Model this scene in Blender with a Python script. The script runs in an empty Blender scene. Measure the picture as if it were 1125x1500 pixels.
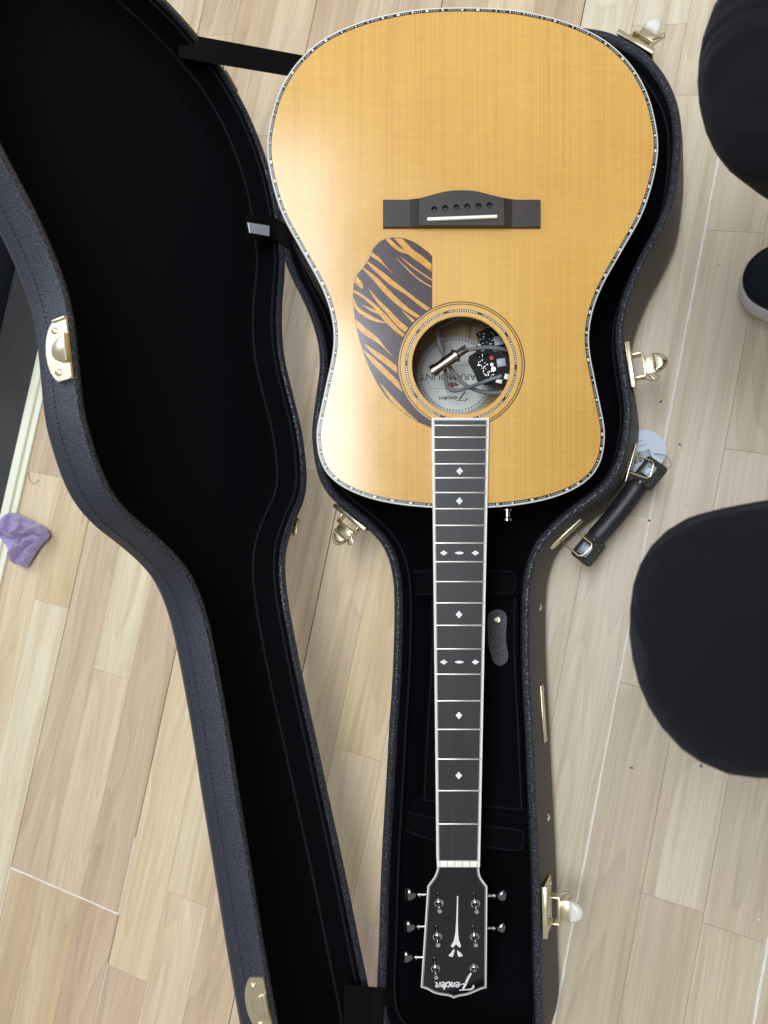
import bpy, bmesh, math, random
from mathutils import Vector, Matrix
from mathutils.geometry import tessellate_polygon
random.seed(7)
PI = math.pi
sc = bpy.context.scene
C = sc.collection

# ------------------------------------------------------------------ camera
H = 0.9562                      # camera height above the floor
F = 1180.0                      # focal length in pixels of a 1125 x 1500 picture
CX, CY = 562.5, 750.0
RIGHT = Vector((0.94277, 0.0, -0.33344))
DOWN = Vector((-0.04013, -0.99273, -0.11346))
FWD = Vector((-0.33102, 0.12035, -0.93592))
CAM = Vector((0, 0, H))
cam_d = bpy.data.cameras.new('camera')
cam = bpy.data.objects.new('camera', cam_d); C.objects.link(cam)
cam_d.sensor_fit = 'VERTICAL'; cam_d.sensor_height = 24.0; cam_d.lens = F / 1500 * 24
cam_d.clip_start = 0.02; cam_d.clip_end = 50
cam.matrix_world = Matrix((
    (RIGHT.x, -DOWN.x, -FWD.x, CAM.x), (RIGHT.y, -DOWN.y, -FWD.y, CAM.y), (RIGHT.z, -DOWN.z, -FWD.z, CAM.z), (0, 0, 0, 1)))
cam_d.dof.use_dof = True; cam_d.dof.focus_distance = 0.83; cam_d.dof.aperture_fstop = 5.6
sc.camera = cam

# ------------------------------------------------------------------ world, lamps, exposure
w = bpy.data.worlds.new('World'); sc.world = w; w.use_nodes = True
w.node_tree.nodes['Background'].inputs[0].default_value = (1.0, 0.955, 0.90, 1)
w.node_tree.nodes['Background'].inputs[1].default_value = 0.34
def area(name, loc, target, sx, sy, power, col):
    d = bpy.data.lights.new(name, 'AREA'); d.shape = 'RECTANGLE'; d.size = sx; d.size_y = sy
    d.energy = power; d.color = col
    o = bpy.data.objects.new(name, d); C.objects.link(o); o.location = loc
    o.rotation_euler = (Vector(target) - Vector(loc)).to_track_quat('-Z', 'Y').to_euler()
    return o
area('ceiling_panel', (0.10, 0.10, 2.55), (0.10, 0.10, 0), 0.68, 0.92, 29, (0.90, 0.96, 1.0))
area('rear_ceiling_panel', (0.06, 0.92, 2.55), (0.06, 0.92, 0), 0.60, 0.60, 9, (0.92, 0.97, 1.0))
area('window_light', (-2.3, 1.5, 2.0), (-0.3, 0.2, 0.1), 1.2, 1.2, 26, (0.72, 0.86, 1.0))
sc.view_settings.view_transform = 'Standard'; sc.view_settings.look = 'None'
sc.view_settings.exposure = 0.53; sc.view_settings.gamma = 1.0

# ------------------------------------------------------------------ measuring: picture point -> place on a horizontal plane
def at(px, py, z=0.0):
    d = RIGHT * ((px - CX) / F) + DOWN * ((py - CY) / F) + FWD
    return CAM + d * ((z - H) / d.z)

# ------------------------------------------------------------------ helpers
def tag(o, label=None, cat=None, group=None, kind=None):
    if label: o['label'] = label
    if cat: o['category'] = cat
    if group: o['group'] = group
    if kind: o['kind'] = kind
    return o
def empty(name, M=None, parent=None):
    o = bpy.data.objects.new(name, None); C.objects.link(o); o.empty_display_size = 0.02
    if M is not None: o.matrix_basis = M
    if parent: o.parent = parent
    return o
def frame(loc, x, y, z):
    return Matrix(((x.x, y.x, z.x, loc.x), (x.y, y.y, z.y, loc.y), (x.z, y.z, z.z, loc.z), (0, 0, 0, 1)))
def spline(pts, n=8, closed=False):
    """Catmull-Rom through pts (any dimension)."""
    P = [Vector(p) for p in pts]; N = len(P); out = []
    rng = range(N) if closed else range(N - 1)
    for i in rng:
        if closed: p0, p1, p2, p3 = P[i - 1], P[i], P[(i + 1) % N], P[(i + 2) % N]
        else:
            p1, p2 = P[i], P[i + 1]
            p0 = P[i - 1] if i else p1 * 2 - p2
            p3 = P[i + 2] if i + 2 < N else p2 * 2 - p1
        # centripetal-like guard against uneven spacing
        d = (p2 - p1).length
        m1 = (p2 - p0) * (d / max(1e-9, (p2 - p1).length + (p1 - p0).length))
        m2 = (p3 - p1) * (d / max(1e-9, (p3 - p2).length + (p2 - p1).length))
        for k in range(n):
            t = k / n; t2 = t * t; t3 = t2 * t
            out.append(p1 * (2 * t3 - 3 * t2 + 1) + m1 * (t3 - 2 * t2 + t) + p2 * (-2 * t3 + 3 * t2) + m2 * (t3 - t2))
    if not closed: out.append(P[-1])
    return out
def resample(pts, step, closed=True):
    P = list(pts) + ([pts[0]] if closed else [])
    L = [0]
    for a, b in zip(P[:-1], P[1:]): L.append(L[-1] + (b - a).length)
    n = max(3, round(L[-1] / step)); out = []; j = 0
    for i in range(n if closed else n + 1):
        s = L[-1] * i / n
        while j < len(L) - 2 and L[j + 1] < s: j += 1
        t = (s - L[j]) / max(1e-12, L[j + 1] - L[j]); out.append(P[j].lerp(P[j + 1], t))
    return out
def area2(p):
    return sum(a.x * b.y - b.x * a.y for a, b in zip(p, p[1:] + p[:1])) / 2
def normals2(p):
    """outward normals of a counter-clockwise closed loop"""
    n = len(p); out = []
    for i in range(n):
        t = p[(i + 1) % n] - p[i - 1]; out.append(Vector((t.y, -t.x)).normalized())
    return out
def offset(p, d, smooth=2):
    nn = normals2(p)
    for _ in range(smooth):
        nn = [(nn[i - 1] + nn[i] * 2 + nn[(i + 1) % len(p)]).normalized() for i in range(len(p))]
    return [a + b * d for a, b in zip(p, nn)]

from mathutils import noise as mn
class MB:
    def __init__(s): s.v = []; s.f = []; s.m = []; s.mi = 0
    def face(s, idx): s.f.append(tuple(idx)); s.m.append(s.mi)
    def add(s, vs, fs):
        o = len(s.v); s.v += [tuple(v) for v in vs]
        for f in fs: s.face([i + o for i in f])
    def box(s, c, h, M=None, bev=0.0):
        c = Vector(c); h = Vector(h)
        if bev <= 0:
            vs = [Vector((c.x + sx * h.x, c.y + sy * h.y, c.z + sz * h.z)) for sz in (-1, 1) for sy in (-1, 1) for sx in (-1, 1)]
            fs = [(0, 2, 3, 1), (4, 5, 7, 6), (0, 1, 5, 4), (2, 6, 7, 3), (0, 4, 6, 2), (1, 3, 7, 5)]
            if M: vs = [M @ v for v in vs]
            s.add(vs, fs); return
        b = min(bev, min(h) * 0.95)
        bm = bmesh.new(); bmesh.ops.create_cube(bm, size=2)
        for v in bm.verts: v.co = Vector((v.co.x * h.x, v.co.y * h.y, v.co.z * h.z)) + c
        bmesh.ops.bevel(bm, geom=bm.edges[:], offset=b, segments=2, affect='EDGES', profile=0.5)
        bm.verts.index_update()
        s.add([(M @ v.co) if M else v.co for v in bm.verts], [[q.index for q in f.verts] for f in bm.faces]); bm.free()
    def cyl(s, a, b, r0, r1=None, n=16, cap=True):
        a = Vector(a); b = Vector(b); r1 = r0 if r1 is None else r1
        d = (b - a).normalized(); x = d.orthogonal().normalized(); y = d.cross(x)
        vs = []
        for p, r in ((a, r0), (b, r1)):
            vs += [p + (x * math.cos(2 * PI * i / n) + y * math.sin(2 * PI * i / n)) * r for i in range(n)]
        fs = [(i, (i + 1) % n, n + (i + 1) % n, n + i) for i in range(n)]
        if cap: fs += [tuple(range(n - 1, -1, -1)), tuple(range(n, 2 * n))]
        s.add(vs, fs)
    def lathe(s, a, d, prof, n=24):
        """prof: (radius, height along d)"""
        a = Vector(a); d = Vector(d).normalized(); x = d.orthogonal().normalized(); y = d.cross(x); vs = []
        for r, h in prof: vs += [a + d * h + (x * math.cos(2 * PI * i / n) + y * math.sin(2 * PI * i / n)) * max(r, 1e-6) for i in range(n)]
        fs = [(k * n + i, k * n + (i + 1) % n, (k + 1) * n + (i + 1) % n, (k + 1) * n + i) for k in range(len(prof) - 1) for i in range(n)]
        s.add(vs, fs)
    def tube(s, pts, r, n=8, closed=False):
        P = [Vector(p) for p in pts]; N = len(P); rr = r if isinstance(r, (list, tuple)) else [r] * N
        vs = []; x = None
        for i, p in enumerate(P):
            t = (P[(i + 1) % N] - P[i - 1]) if closed else (P[min(i + 1, N - 1)] - P[max(i - 1, 0)])
            t.normalize()
            x = t.orthogonal().normalized() if x is None else (x - t * x.dot(t)).normalized()
            y = t.cross(x)
            vs += [p + (x * math.cos(2 * PI * k / n) + y * math.sin(2 * PI * k / n)) * rr[i] for k in range(n)]
        fs = []
        for i in range(N if closed else N - 1):
            j = (i + 1) % N
            fs += [(i * n + k, i * n + (k + 1) % n, j * n + (k + 1) % n, j * n + k) for k in range(n)]
        if not closed: fs += [tuple(range(n - 1, -1, -1)), tuple(range((N - 1) * n, N * n))]
        s.add(vs, fs)
    def loft(s, loops, closed=True):
        """loops: list of equal-length lists of 3-D points"""
        n = len(loops[0]); vs = [v for l in loops for v in l]; fs = []
        for k in range(len(loops) - 1):
            for i in range(n if closed else n - 1):
                j = (i + 1) % n
                fs.append((k * n + i, k * n + j, (k + 1) * n + j, (k + 1) * n + i))
        s.add(vs, fs)
    def cap(s, loops, up=True):
        """fill: first loop outer, others holes; 3-D points"""
        tris = tessellate_polygon([[Vector(v) for v in l] for l in loops])
        vs = [Vector(v) for l in loops for v in l]
        fs = []
        for t in tris:
            a, b, c = (vs[i] for i in t)
            nz = (b - a).cross(c - a).z
            fs.append(tuple(t) if (nz > 0) == up else tuple(reversed(t)))
        s.add(vs, fs)
    def prism(s, poly, z0, z1, bottom=True):
        poly = [Vector((p[0], p[1])) for p in poly]
        if area2(poly) < 0: poly = poly[::-1]
        lo = [Vector((p.x, p.y, z0)) for p in poly]; hi = [Vector((p.x, p.y, z1)) for p in poly]
        s.loft([lo, hi]); s.cap([hi], True)
        if bottom: s.cap([lo], False)
    def build(s, name, mats, parent=None, M=None, smooth=True, angle=35):
        me = bpy.data.meshes.new(name); me.from_pydata(s.v, [], s.f)
        if not isinstance(mats, (list, tuple)): mats = [mats]
        for m in mats: me.materials.append(m)
        if len(mats) > 1: me.polygons.foreach_set('material_index', s.m)
        me.update()
        if smooth:
            bm = bmesh.new(); bm.from_mesh(me); bmesh.ops.remove_doubles(bm, verts=bm.verts, dist=1e-6)
            for f in bm.faces: f.smooth = True
            ca = math.radians(angle)
            for e in bm.edges:
                if len(e.link_faces) == 2 and e.calc_face_angle(0) > ca: e.smooth = False
            bm.to_mesh(me); bm.free()
        o = bpy.data.objects.new(name, me); C.objects.link(o)
        if parent: o.parent = parent
        if M is not None: o.matrix_basis = M
        return o

# ------------------------------------------------------------------ materials
MATS = {}
class NT:
    def __init__(s, name):
        s.m = bpy.data.materials.new(name); s.m.use_nodes = True; s.t = s.m.node_tree; s.b = s.t.nodes['Principled BSDF']; MATS[name] = s.m
    def n(s, typ, **kw):
        o = s.t.nodes.new(typ)
        for k, v in kw.items():
            if k.startswith('i_'):
                key = k[2:]; o.inputs[int(key) if key.isdigit() else key.replace('_', ' ')].default_value = v
            else: setattr(o, k, v)
        return o
    def l(s, a, b): s.t.links.new(a, b)
    def coords(s, scale=(1, 1, 1), rot=(0, 0, 0), kind='Object'):
        tc = s.n('ShaderNodeTexCoord'); mp = s.n('ShaderNodeMapping'); mp.inputs['Scale'].default_value = scale; mp.inputs['Rotation'].default_value = rot
        s.l(tc.outputs[kind], mp.inputs[0]); return mp.outputs[0]
    def noise(s, vec, scale=5, detail=3, rough=0.5, dist=0.0):
        o = s.n('ShaderNodeTexNoise'); o.inputs['Scale'].default_value = scale; o.inputs['Detail'].default_value = detail
        o.inputs['Roughness'].default_value = rough; o.inputs['Distortion'].default_value = dist; s.l(vec, o.inputs['Vector']); return o.outputs['Fac']
    def ramp(s, fac, stops):
        o = s.n('ShaderNodeValToRGB'); e = o.color_ramp.elements
        while len(e) < len(stops): e.new(0.5)
        for q, (p, c) in zip(e, stops): q.position = p; q.color = (*c, 1) if len(c) == 3 else c
        s.l(fac, o.inputs[0]); return o.outputs[0]
    def mix(s, a, b, fac, mode='MIX'):
        o = s.n('ShaderNodeMix', data_type='RGBA', blend_type=mode)
        for sock, v in ((o.inputs[0], fac), (o.inputs[6], a), (o.inputs[7], b)):
            if isinstance(v, (int, float)): sock.default_value = v
            elif isinstance(v, tuple): sock.default_value = (*v, 1) if len(v) == 3 else v
            else: s.l(v, sock)
        return o.outputs[2]
    def bump(s, h, strength=0.3, dist=0.001, prev=None):
        o = s.n('ShaderNodeBump'); o.inputs['Strength'].default_value = strength; o.inputs['Distance'].default_value = dist
        s.l(h, o.inputs['Height'])
        if prev is not None: s.l(prev, o.inputs['Normal'])
        return o.outputs[0]
    def set(s, **kw):
        for k, v in kw.items():
            k = k.replace('_', ' ')
            sock = s.b.inputs[k]
            if isinstance(v, (int, float)): sock.default_value = v
            elif isinstance(v, tuple): sock.default_value = (*v, 1) if len(sock.default_value) == 4 and len(v) == 3 else v
            else: s.l(v, sock)
        return s
def plain(name, col, rough=0.5, metal=0.0, noise=0.08, scale=60, bump=0.0, **kw):
    t = NT(name); v = t.coords(); f = t.noise(v, scale, 4)
    c = t.mix(tuple(max(0, q * (1 - noise)) for q in col), tuple(min(1, q * (1 + noise)) for q in col), f)
    t.set(Base_Color=c, Roughness=rough, Metallic=metal, **kw)
    if bump: t.set(Normal=t.bump(t.noise(v, scale * 6, 4), bump, 0.0004))
    return t.m

# laminate floor
def wood_floor():
    t = NT('laminate_wood')
    oi = t.n('ShaderNodeObjectInfo')
    tc = t.n('ShaderNodeTexCoord')
    off = t.n('ShaderNodeVectorMath', operation='MULTIPLY_ADD')
    rnd = t.n('ShaderNodeCombineXYZ'); 
    for k in range(3): t.l(oi.outputs['Random'], rnd.inputs[k])
    t.l(rnd.outputs[0], off.inputs[0]); off.inputs[1].default_value = (13, 31, 7); t.l(tc.outputs['Object'], off.inputs[2])
    def mp(sc_):
        o = t.n('ShaderNodeMapping'); o.inputs['Scale'].default_value = sc_; t.l(off.outputs[0], o.inputs[0]); return o.outputs[0]
    # growth rings: contour lines of a field stretched along the board, bent into arches
    field = t.noise(mp((11, 1.1, 1)), 1.0, 2, 0.5, 0.35)
    mul = t.n('ShaderNodeMath', operation='MULTIPLY'); t.l(field, mul.inputs[0]); mul.inputs[1].default_value = 17
    fr = t.n('ShaderNodeMath', operation='FRACT'); t.l(mul.outputs[0], fr.inputs[0])
    rings = t.ramp(fr.outputs[0], [(0.0, (0.3,) * 3), (0.06, (0.75,) * 3), (0.6, (0.55,) * 3), (0.93, (0.42,) * 3), (1.0, (0.3,) * 3)])
    fine = t.noise(mp((420, 9, 1)), 1.0, 3, 0.6)
    broad = t.noise(mp((42, 1.5, 1)), 1.0, 4, 0.62, 0.5)
    tone = t.noise(mp((3, 2.2, 1)), 1.0, 2)
    knot = t.noise(mp((95, 24, 1)), 1.0, 1, 0.4)
    kmask = t.ramp(knot, [(0.0, (0, 0, 0)), (0.84, (0, 0, 0)), (0.86, (1, 1, 1)), (1, (1, 1, 1))])
    c = t.mix(oi.outputs['Color'], t.mix(oi.outputs['Color'], (0.60, 0.47, 0.33), 1.0, 'MULTIPLY'), t.ramp(broad, [(0.40, (0, 0, 0)), (0.74, (0.50,) * 3)]))
    c = t.mix(c, t.ramp(tone, [(0.3, (0.40,) * 3), (0.7, (0.60,) * 3)]), 0.35, 'OVERLAY')
    c = t.mix(c, rings, 0.17, 'OVERLAY')
    c = t.mix(c, t.ramp(fine, [(0.3, (0.35,) * 3), (0.7, (0.62,) * 3)]), 0.32, 'OVERLAY')
    c = t.mix(c, (0.16, 0.09, 0.05), t.mix((0, 0, 0), kmask, 0.55))
    t.set(Base_Color=c, Roughness=0.42, Specular_IOR_Level=0.4)
    t.set(Normal=t.bump(fine, 0.06, 0.0003))
    return t.m
M_FLOOR = wood_floor()
M_SUB = plain('floor_gap', (0.33, 0.25, 0.165), 0.9)
M_SEAM = plain('worn_board_edge', (0.74, 0.71, 0.66), 0.6, noise=0.25, scale=220)
M_CREAM = plain('cream_strip', (0.72, 0.72, 0.58), 0.45, noise=0.05, scale=30)
M_MAT = plain('dark_grey_mat', (0.035, 0.035, 0.036), 0.9, noise=0.25, scale=90, bump=0.4)
def leather(name, col, bscale, strength, rough, col2=None, dist=0.0012, kind='Object'):
    t = NT(name); v = t.coords(kind=kind)
    vo = t.n('ShaderNodeTexVoronoi', feature='DISTANCE_TO_EDGE'); vo.inputs['Scale'].default_value = bscale
    wv = t.n('ShaderNodeVectorMath', operation='ADD')
    nz = t.n('ShaderNodeTexNoise'); nz.inputs['Scale'].default_value = bscale * 0.5; nz.inputs['Detail'].default_value = 3
    t.l(v, nz.inputs['Vector']); sc_ = t.n('ShaderNodeVectorMath', operation='SCALE'); sc_.inputs['Scale'].default_value = 1.6 / bscale
    t.l(nz.outputs['Color'], sc_.inputs[0]); t.l(v, wv.inputs[0]); t.l(sc_.outputs[0], wv.inputs[1]); t.l(wv.outputs[0], vo.inputs['Vector'])
    h = t.ramp(vo.outputs['Distance'], [(0, (0, 0, 0)), (0.28, (1, 1, 1))])
    big = t.noise(v, 22, 3)
    base = t.mix(col, col2 or tuple(q * 1.5 for q in col), big)
    c = t.mix(t.mix(base, (0.5,) * 3, 1.0, 'MULTIPLY'), base, h)
    t.set(Base_Color=c, Roughness=rough, Specular_IOR_Level=0.5)
    t.set(Normal=t.bump(t.noise(v, bscale * 2.5, 3), 0.15, 0.0004, t.bump(h, strength, dist)))
    return t.m
M_TOLEX = leather('black_textured_vinyl', (0.017, 0.0205, 0.041), 560, 0.32, 0.46, (0.021, 0.025, 0.048))  # black vinyl with the window's cool light tinted into its base colour
M_RIM = leather('rim_vinyl', (0.045, 0.048, 0.060), 420, 1.0, 0.30, (0.10, 0.105, 0.12), dist=0.002)
M_SIDE = leather('case_side_vinyl', (0.034, 0.032, 0.027), 420, 0.7, 0.5)  # same case vinyl, warm light off the floor tinted into its base colour
_t = NT('rim_painted_glints'); _v = _t.coords(); _n = _t.noise(_v, 620, 2, 0.6); _h = _t.ramp(_n, [(0.42, (0, 0, 0)), (0.60, (1, 1, 1))])  # pale flecks in the base colour paint specular glints on the vinyl grain
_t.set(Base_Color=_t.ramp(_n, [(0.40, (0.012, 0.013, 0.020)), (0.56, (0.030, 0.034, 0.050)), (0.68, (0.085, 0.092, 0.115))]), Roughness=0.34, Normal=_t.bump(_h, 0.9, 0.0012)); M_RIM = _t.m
M_GRIP = leather('grip_leather', (0.014, 0.015, 0.021), 380, 0.14, 0.42)
def velvet(name, col, sheen, tint):
    t = NT(name); v = t.coords()
    n1 = t.noise(v, 9, 3, 0.6); n2 = t.noise(v, 900, 2)
    c = t.mix(tuple(q * 0.6 for q in col), tuple(q * 1.5 for q in col), n1)
    t.set(Base_Color=c, Roughness=0.95, Specular_IOR_Level=0.08, Sheen_Weight=sheen, Sheen_Roughness=0.45, Sheen_Tint=tint)
    t.set(Normal=t.bump(n2, 0.25, 0.0006)); return t.m
M_PLUSH = velvet('black_plush', (0.0016, 0.0017, 0.0026), 0.016, (0.55, 0.65, 1.0))
M_PIPE = velvet('black_piping', (0.010, 0.010, 0.012), 0.10, (0.6, 0.7, 1.0))
M_WEB = plain('black_webbing', (0.0035, 0.0035, 0.004), 0.85, noise=0.3, scale=300, bump=0.3, Specular_IOR_Level=0.15)
def brass(name, col, rough):
    t = NT(name); v = t.coords(); f = t.noise(v, 70, 3)
    t.set(Base_Color=t.mix(col, tuple(q * 0.8 for q in col), f), Metallic=1.0, Roughness=t.ramp(f, [(0.3, (rough,) * 3), (0.75, (rough * 1.9,) * 3)])); return t.m
M_BRASS = brass('pale_brass', (0.76, 0.68, 0.49), 0.20)
M_NICKEL = brass('nickel', (0.80, 0.79, 0.78), 0.12)
M_CHROME = brass('chrome', (0.85, 0.85, 0.88), 0.05)
M_DARKCHROME = brass('dark_reflection_chrome', (0.20, 0.19, 0.22), 0.05)  # chrome whose dark reflected surroundings are put into the metal colour
M_CAPM = brass('dull_steel', (0.20, 0.23, 0.28), 0.38)
M_FRET = brass('fret_wire', (0.88, 0.87, 0.84), 0.30)
M_JACK = brass('aged_nickel', (0.42, 0.39, 0.33), 0.20)
M_WHITE = plain('ivory_plastic', (0.76, 0.76, 0.71), 0.28, noise=0.04, scale=120)
M_LEVER = plain('white_lever', (0.66, 0.645, 0.60), 0.3, noise=0.03)
M_BONE = plain('bone', (0.88, 0.86, 0.79), 0.3, noise=0.06, scale=150)
M_BLACKLINE = plain('black_purfling', (0.02, 0.018, 0.016), 0.3)
M_PEARL = NT('pearl'); _v = M_PEARL.coords(); _f = M_PEARL.noise(_v, 260, 3, 0.6, 0.8)
M_PEARL.set(Base_Color=M_PEARL.ramp(_f, [(0.3, (0.55, 0.58, 0.62)), (0.5, (0.88, 0.90, 0.92)), (0.7, (0.72, 0.70, 0.78))]), Roughness=0.15, Coat_Weight=0.6); M_PEARL = M_PEARL.m
M_SHELL = plain('grey_shell', (0.33, 0.33, 0.34), 0.25, noise=0.4, scale=500)
def spruce():
    t = NT('honey_spruce')
    gx = t.coords((620, 3, 1)); gx2 = t.coords((75, 0.6, 1)); silk = t.coords((55, 520, 1)); blot = t.coords((5, 4, 1)); silk2 = t.coords((14, 160, 1))
    grain = t.noise(gx, 1, 2, 0.6); band = t.noise(gx2, 1, 3, 0.6); sl = t.noise(silk, 1, 3, 0.6); bl = t.noise(blot, 1, 2); s2 = t.noise(silk2, 1, 2, 0.5)
    c = t.ramp(bl, [(0.3, (0.585, 0.310, 0.052)), (0.7, (0.68, 0.395, 0.078))])
    c = t.mix(c, t.ramp(grain, [(0.32, (0.30,) * 3), (0.6, (0.58,) * 3)]), 0.32, 'OVERLAY')
    c = t.mix(c, t.ramp(band, [(0.3, (0.36,) * 3), (0.7, (0.62,) * 3)]), 0.12, 'OVERLAY')
    c = t.mix(c, t.ramp(sl, [(0.3, (0.26,) * 3), (0.7, (0.70,) * 3)]), 0.13, 'OVERLAY')
    c = t.mix(c, t.ramp(s2, [(0.35, (0.40,) * 3), (0.7, (0.64,) * 3)]), 0.10, 'OVERLAY')
    t.set(Base_Color=c, Roughness=0.5, Coat_Weight=1.0, Coat_Roughness=t.ramp(t.noise(t.coords((9, 9, 9)), 1, 4, 0.6), [(0.35, (0.12,) * 3), (0.7, (0.20,) * 3)]), Coat_IOR=1.5)
    return t.m
M_SPRUCE = spruce()
M_ROSW = NT('dark_rosewood'); _v = M_ROSW.coords((14, 1.2, 14)); _f = M_ROSW.noise(_v, 6, 4, 0.6, 0.6)
M_ROSW.set(Base_Color=M_ROSW.ramp(_f, [(0.3, (0.035, 0.014, 0.008)), (0.7, (0.10, 0.042, 0.022))]), Roughness=0.35, Coat_Weight=0.8, Coat_Roughness=0.08); M_ROSW = M_ROSW.m
def ebony(name, a, b, rough, coat=0.0, stretch=(240, 5, 1)):
    t = NT(name); f = t.noise(t.coords(stretch), 1, 3, 0.6); g = t.noise(t.coords((30, 14, 1)), 1, 3, 0.6)
    c = t.mix(t.ramp(f, [(0.3, a), (0.7, b)]), t.ramp(g, [(0.35, a), (0.7, b)]), 0.45)
    t.set(Base_Color=c, Roughness=rough, Coat_Weight=coat, Coat_Roughness=0.06); return t.m
M_EBONY = ebony('ebony_board', (0.011, 0.0105, 0.013), (0.027, 0.025, 0.029), 0.44)
M_BRIDGE = ebony('ebony_bridge', (0.017, 0.013, 0.012), (0.042, 0.032, 0.029), 0.55, 0.0, (5, 240, 1))
M_HEAD = ebony('headstock_gloss', (0.004, 0.003, 0.004), (0.013, 0.0095, 0.012), 0.3, 1.0, (60, 8, 1))
M_HEAD.node_tree.nodes['Principled BSDF'].inputs['Specular IOR Level'].default_value = 0.0
M_GUARD = NT('tiger_guard'); _v = M_GUARD.coords((60, 60, 1)); _f = M_GUARD.noise(_v, 1, 3)
M_GUARD.set(Base_Color=M_GUARD.ramp(_f, [(0.3, (0.040, 0.026, 0.038)), (0.7, (0.058, 0.040, 0.054))]), Roughness=0.3, Specular_IOR_Level=0.2, Coat_Weight=1.0, Coat_Roughness=0.16); M_GUARD = M_GUARD.m
M_FLAME = NT('amber_flame'); _v = M_FLAME.coords((160, 160, 1)); _f = M_FLAME.noise(_v, 1, 3)
M_FLAME.set(Base_Color=M_FLAME.ramp(_f, [(0.3, (0.55, 0.25, 0.030)), (0.7, (0.68, 0.37, 0.07))]), Roughness=0.3, Specular_IOR_Level=0.2, Coat_Weight=1.0, Coat_Roughness=0.16); M_FLAME = M_FLAME.m
M_BACKIN = NT('inner_back_wood'); _v = M_BACKIN.coords((120, 5, 1)); _f = M_BACKIN.noise(_v, 1, 3)
M_BACKIN.set(Base_Color=M_BACKIN.ramp(_f, [(0.3, (0.50, 0.36, 0.22)), (0.7, (0.66, 0.50, 0.33))]), Roughness=0.6); M_BACKIN = M_BACKIN.m
M_BRACE = plain('brace_wood', (0.30, 0.20, 0.12), 0.7, noise=0.2, scale=80)
M_PAPER = plain('label_paper', (0.78, 0.78, 0.77), 0.7, noise=0.05, scale=60)
M_INK = plain('label_ink', (0.03, 0.03, 0.03), 0.6)
M_GREYINK = plain('label_grey_ink', (0.30, 0.30, 0.31), 0.6)
M_RED = plain('label_red', (0.50, 0.05, 0.03), 0.6)
M_PCB = plain('black_circuit_board', (0.006, 0.007, 0.008), 0.6, noise=0.3, scale=300, Specular_IOR_Level=0.15)
M_CABLE = plain('grey_cable', (0.16, 0.165, 0.18), 0.5, noise=0.1)
M_CHIP = plain('grey_chip', (0.30, 0.31, 0.40), 0.4)
M_SOLDER = plain('solder', (0.75, 0.75, 0.74), 0.25, 0.6)
M_TAG = plain('tag_card', (0.56, 0.63, 0.74), 0.5, noise=0.03)
M_LABELW = plain('white_label', (0.72, 0.77, 0.86), 0.5, noise=0.05)
M_STRING = plain('grey_string', (0.30, 0.30, 0.29), 0.6)
M_CLOTH = NT('purple_cloth'); _v = M_CLOTH.coords(); _f = M_CLOTH.noise(_v, 120, 4); _g = M_CLOTH.noise(_v, 700, 2)
M_CLOTH.set(Base_Color=M_CLOTH.mix(M_CLOTH.ramp(_f, [(0.3, (0.24, 0.19, 0.37)), (0.7, (0.36, 0.29, 0.50))]), (0.8, 0.74, 0.85), M_CLOTH.ramp(_g, [(0.66, (0, 0, 0)), (0.72, (0.7,) * 3)])), Roughness=0.7, Sheen_Weight=0.3)
M_CLOTH.set(Normal=M_CLOTH.bump(_g, 0.4, 0.0008)); M_CLOTH = M_CLOTH.m
def cloth(name, col):
    t = NT(name); v = t.coords(); f = t.noise(v, 7, 3, 0.5, 0.4); g = t.noise(v, 1500, 2)
    t.set(Base_Color=t.mix(tuple(q * 0.8 for q in col), tuple(q * 1.2 for q in col), f), Roughness=0.92, Specular_IOR_Level=0.15, Sheen_Weight=0.04, Sheen_Tint=(0.8, 0.85, 1.0))
    fold = t.noise(t.coords((5, 11, 9)), 1, 3, 0.55, 0.9)
    t.set(Normal=t.bump(g, 0.3, 0.0005, t.bump(fold, 0.8, 0.03))); return t.m
M_TROUSER = cloth('navy_black_trousers', (0.0044, 0.0047, 0.0072))
M_SHIRT = cloth('dark_top', (0.02, 0.02, 0.025))
M_SHOE = cloth('navy_canvas', (0.010, 0.012, 0.020))
M_SOLE = plain('white_rubber', (0.70, 0.70, 0.74), 0.5, noise=0.06, scale=90)
_t = NT('ribbed_rubber'); _w = _t.n('ShaderNodeTexWave', bands_direction='DIAGONAL'); _w.inputs['Scale'].default_value = 160; _t.l(_t.coords(), _w.inputs['Vector'])
_t.set(Base_Color=_t.mix((0.66, 0.66, 0.70), (0.82, 0.82, 0.86), _w.outputs['Fac']), Roughness=0.55, Normal=_t.bump(_w.outputs['Fac'], 0.5, 0.001)); M_SOLE = _t.m
M_SKIN = plain('skin', (0.48, 0.30, 0.22), 0.5, Subsurface_Weight=0.0)

# ================================================================== FLOOR
UA = Vector((0.97686, -0.21390, 0)); VA = Vector((-0.21390, -0.97686, 0)); FO = Vector((-0.07036, -0.13428, 0))
BW = 0.191; SW = BW / 3
MF = frame(FO, UA, -VA, Vector((0, 0, 1)))       # local x across boards, local y up the picture
mb = MB(); mb.box((-0.35, 0.1, -0.0105), (1.6, 1.7, 0.002)); floor = mb.build('floor', M_SUB, M=MF, smooth=False)
tag(floor, 'pale three-strip laminate wood floor under the open case', kind='structure')
TINT = [(0.55, 0.435, 0.285), (0.61, 0.495, 0.335), (0.50, 0.385, 0.25), (0.55, 0.44, 0.305), (0.62, 0.515, 0.36), (0.51, 0.395, 0.27), (0.57, 0.455, 0.285)]
GREY = [(0.57, 0.495, 0.38), (0.62, 0.545, 0.425), (0.53, 0.45, 0.34), (0.59, 0.51, 0.395), (0.56, 0.475, 0.36)]
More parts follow.
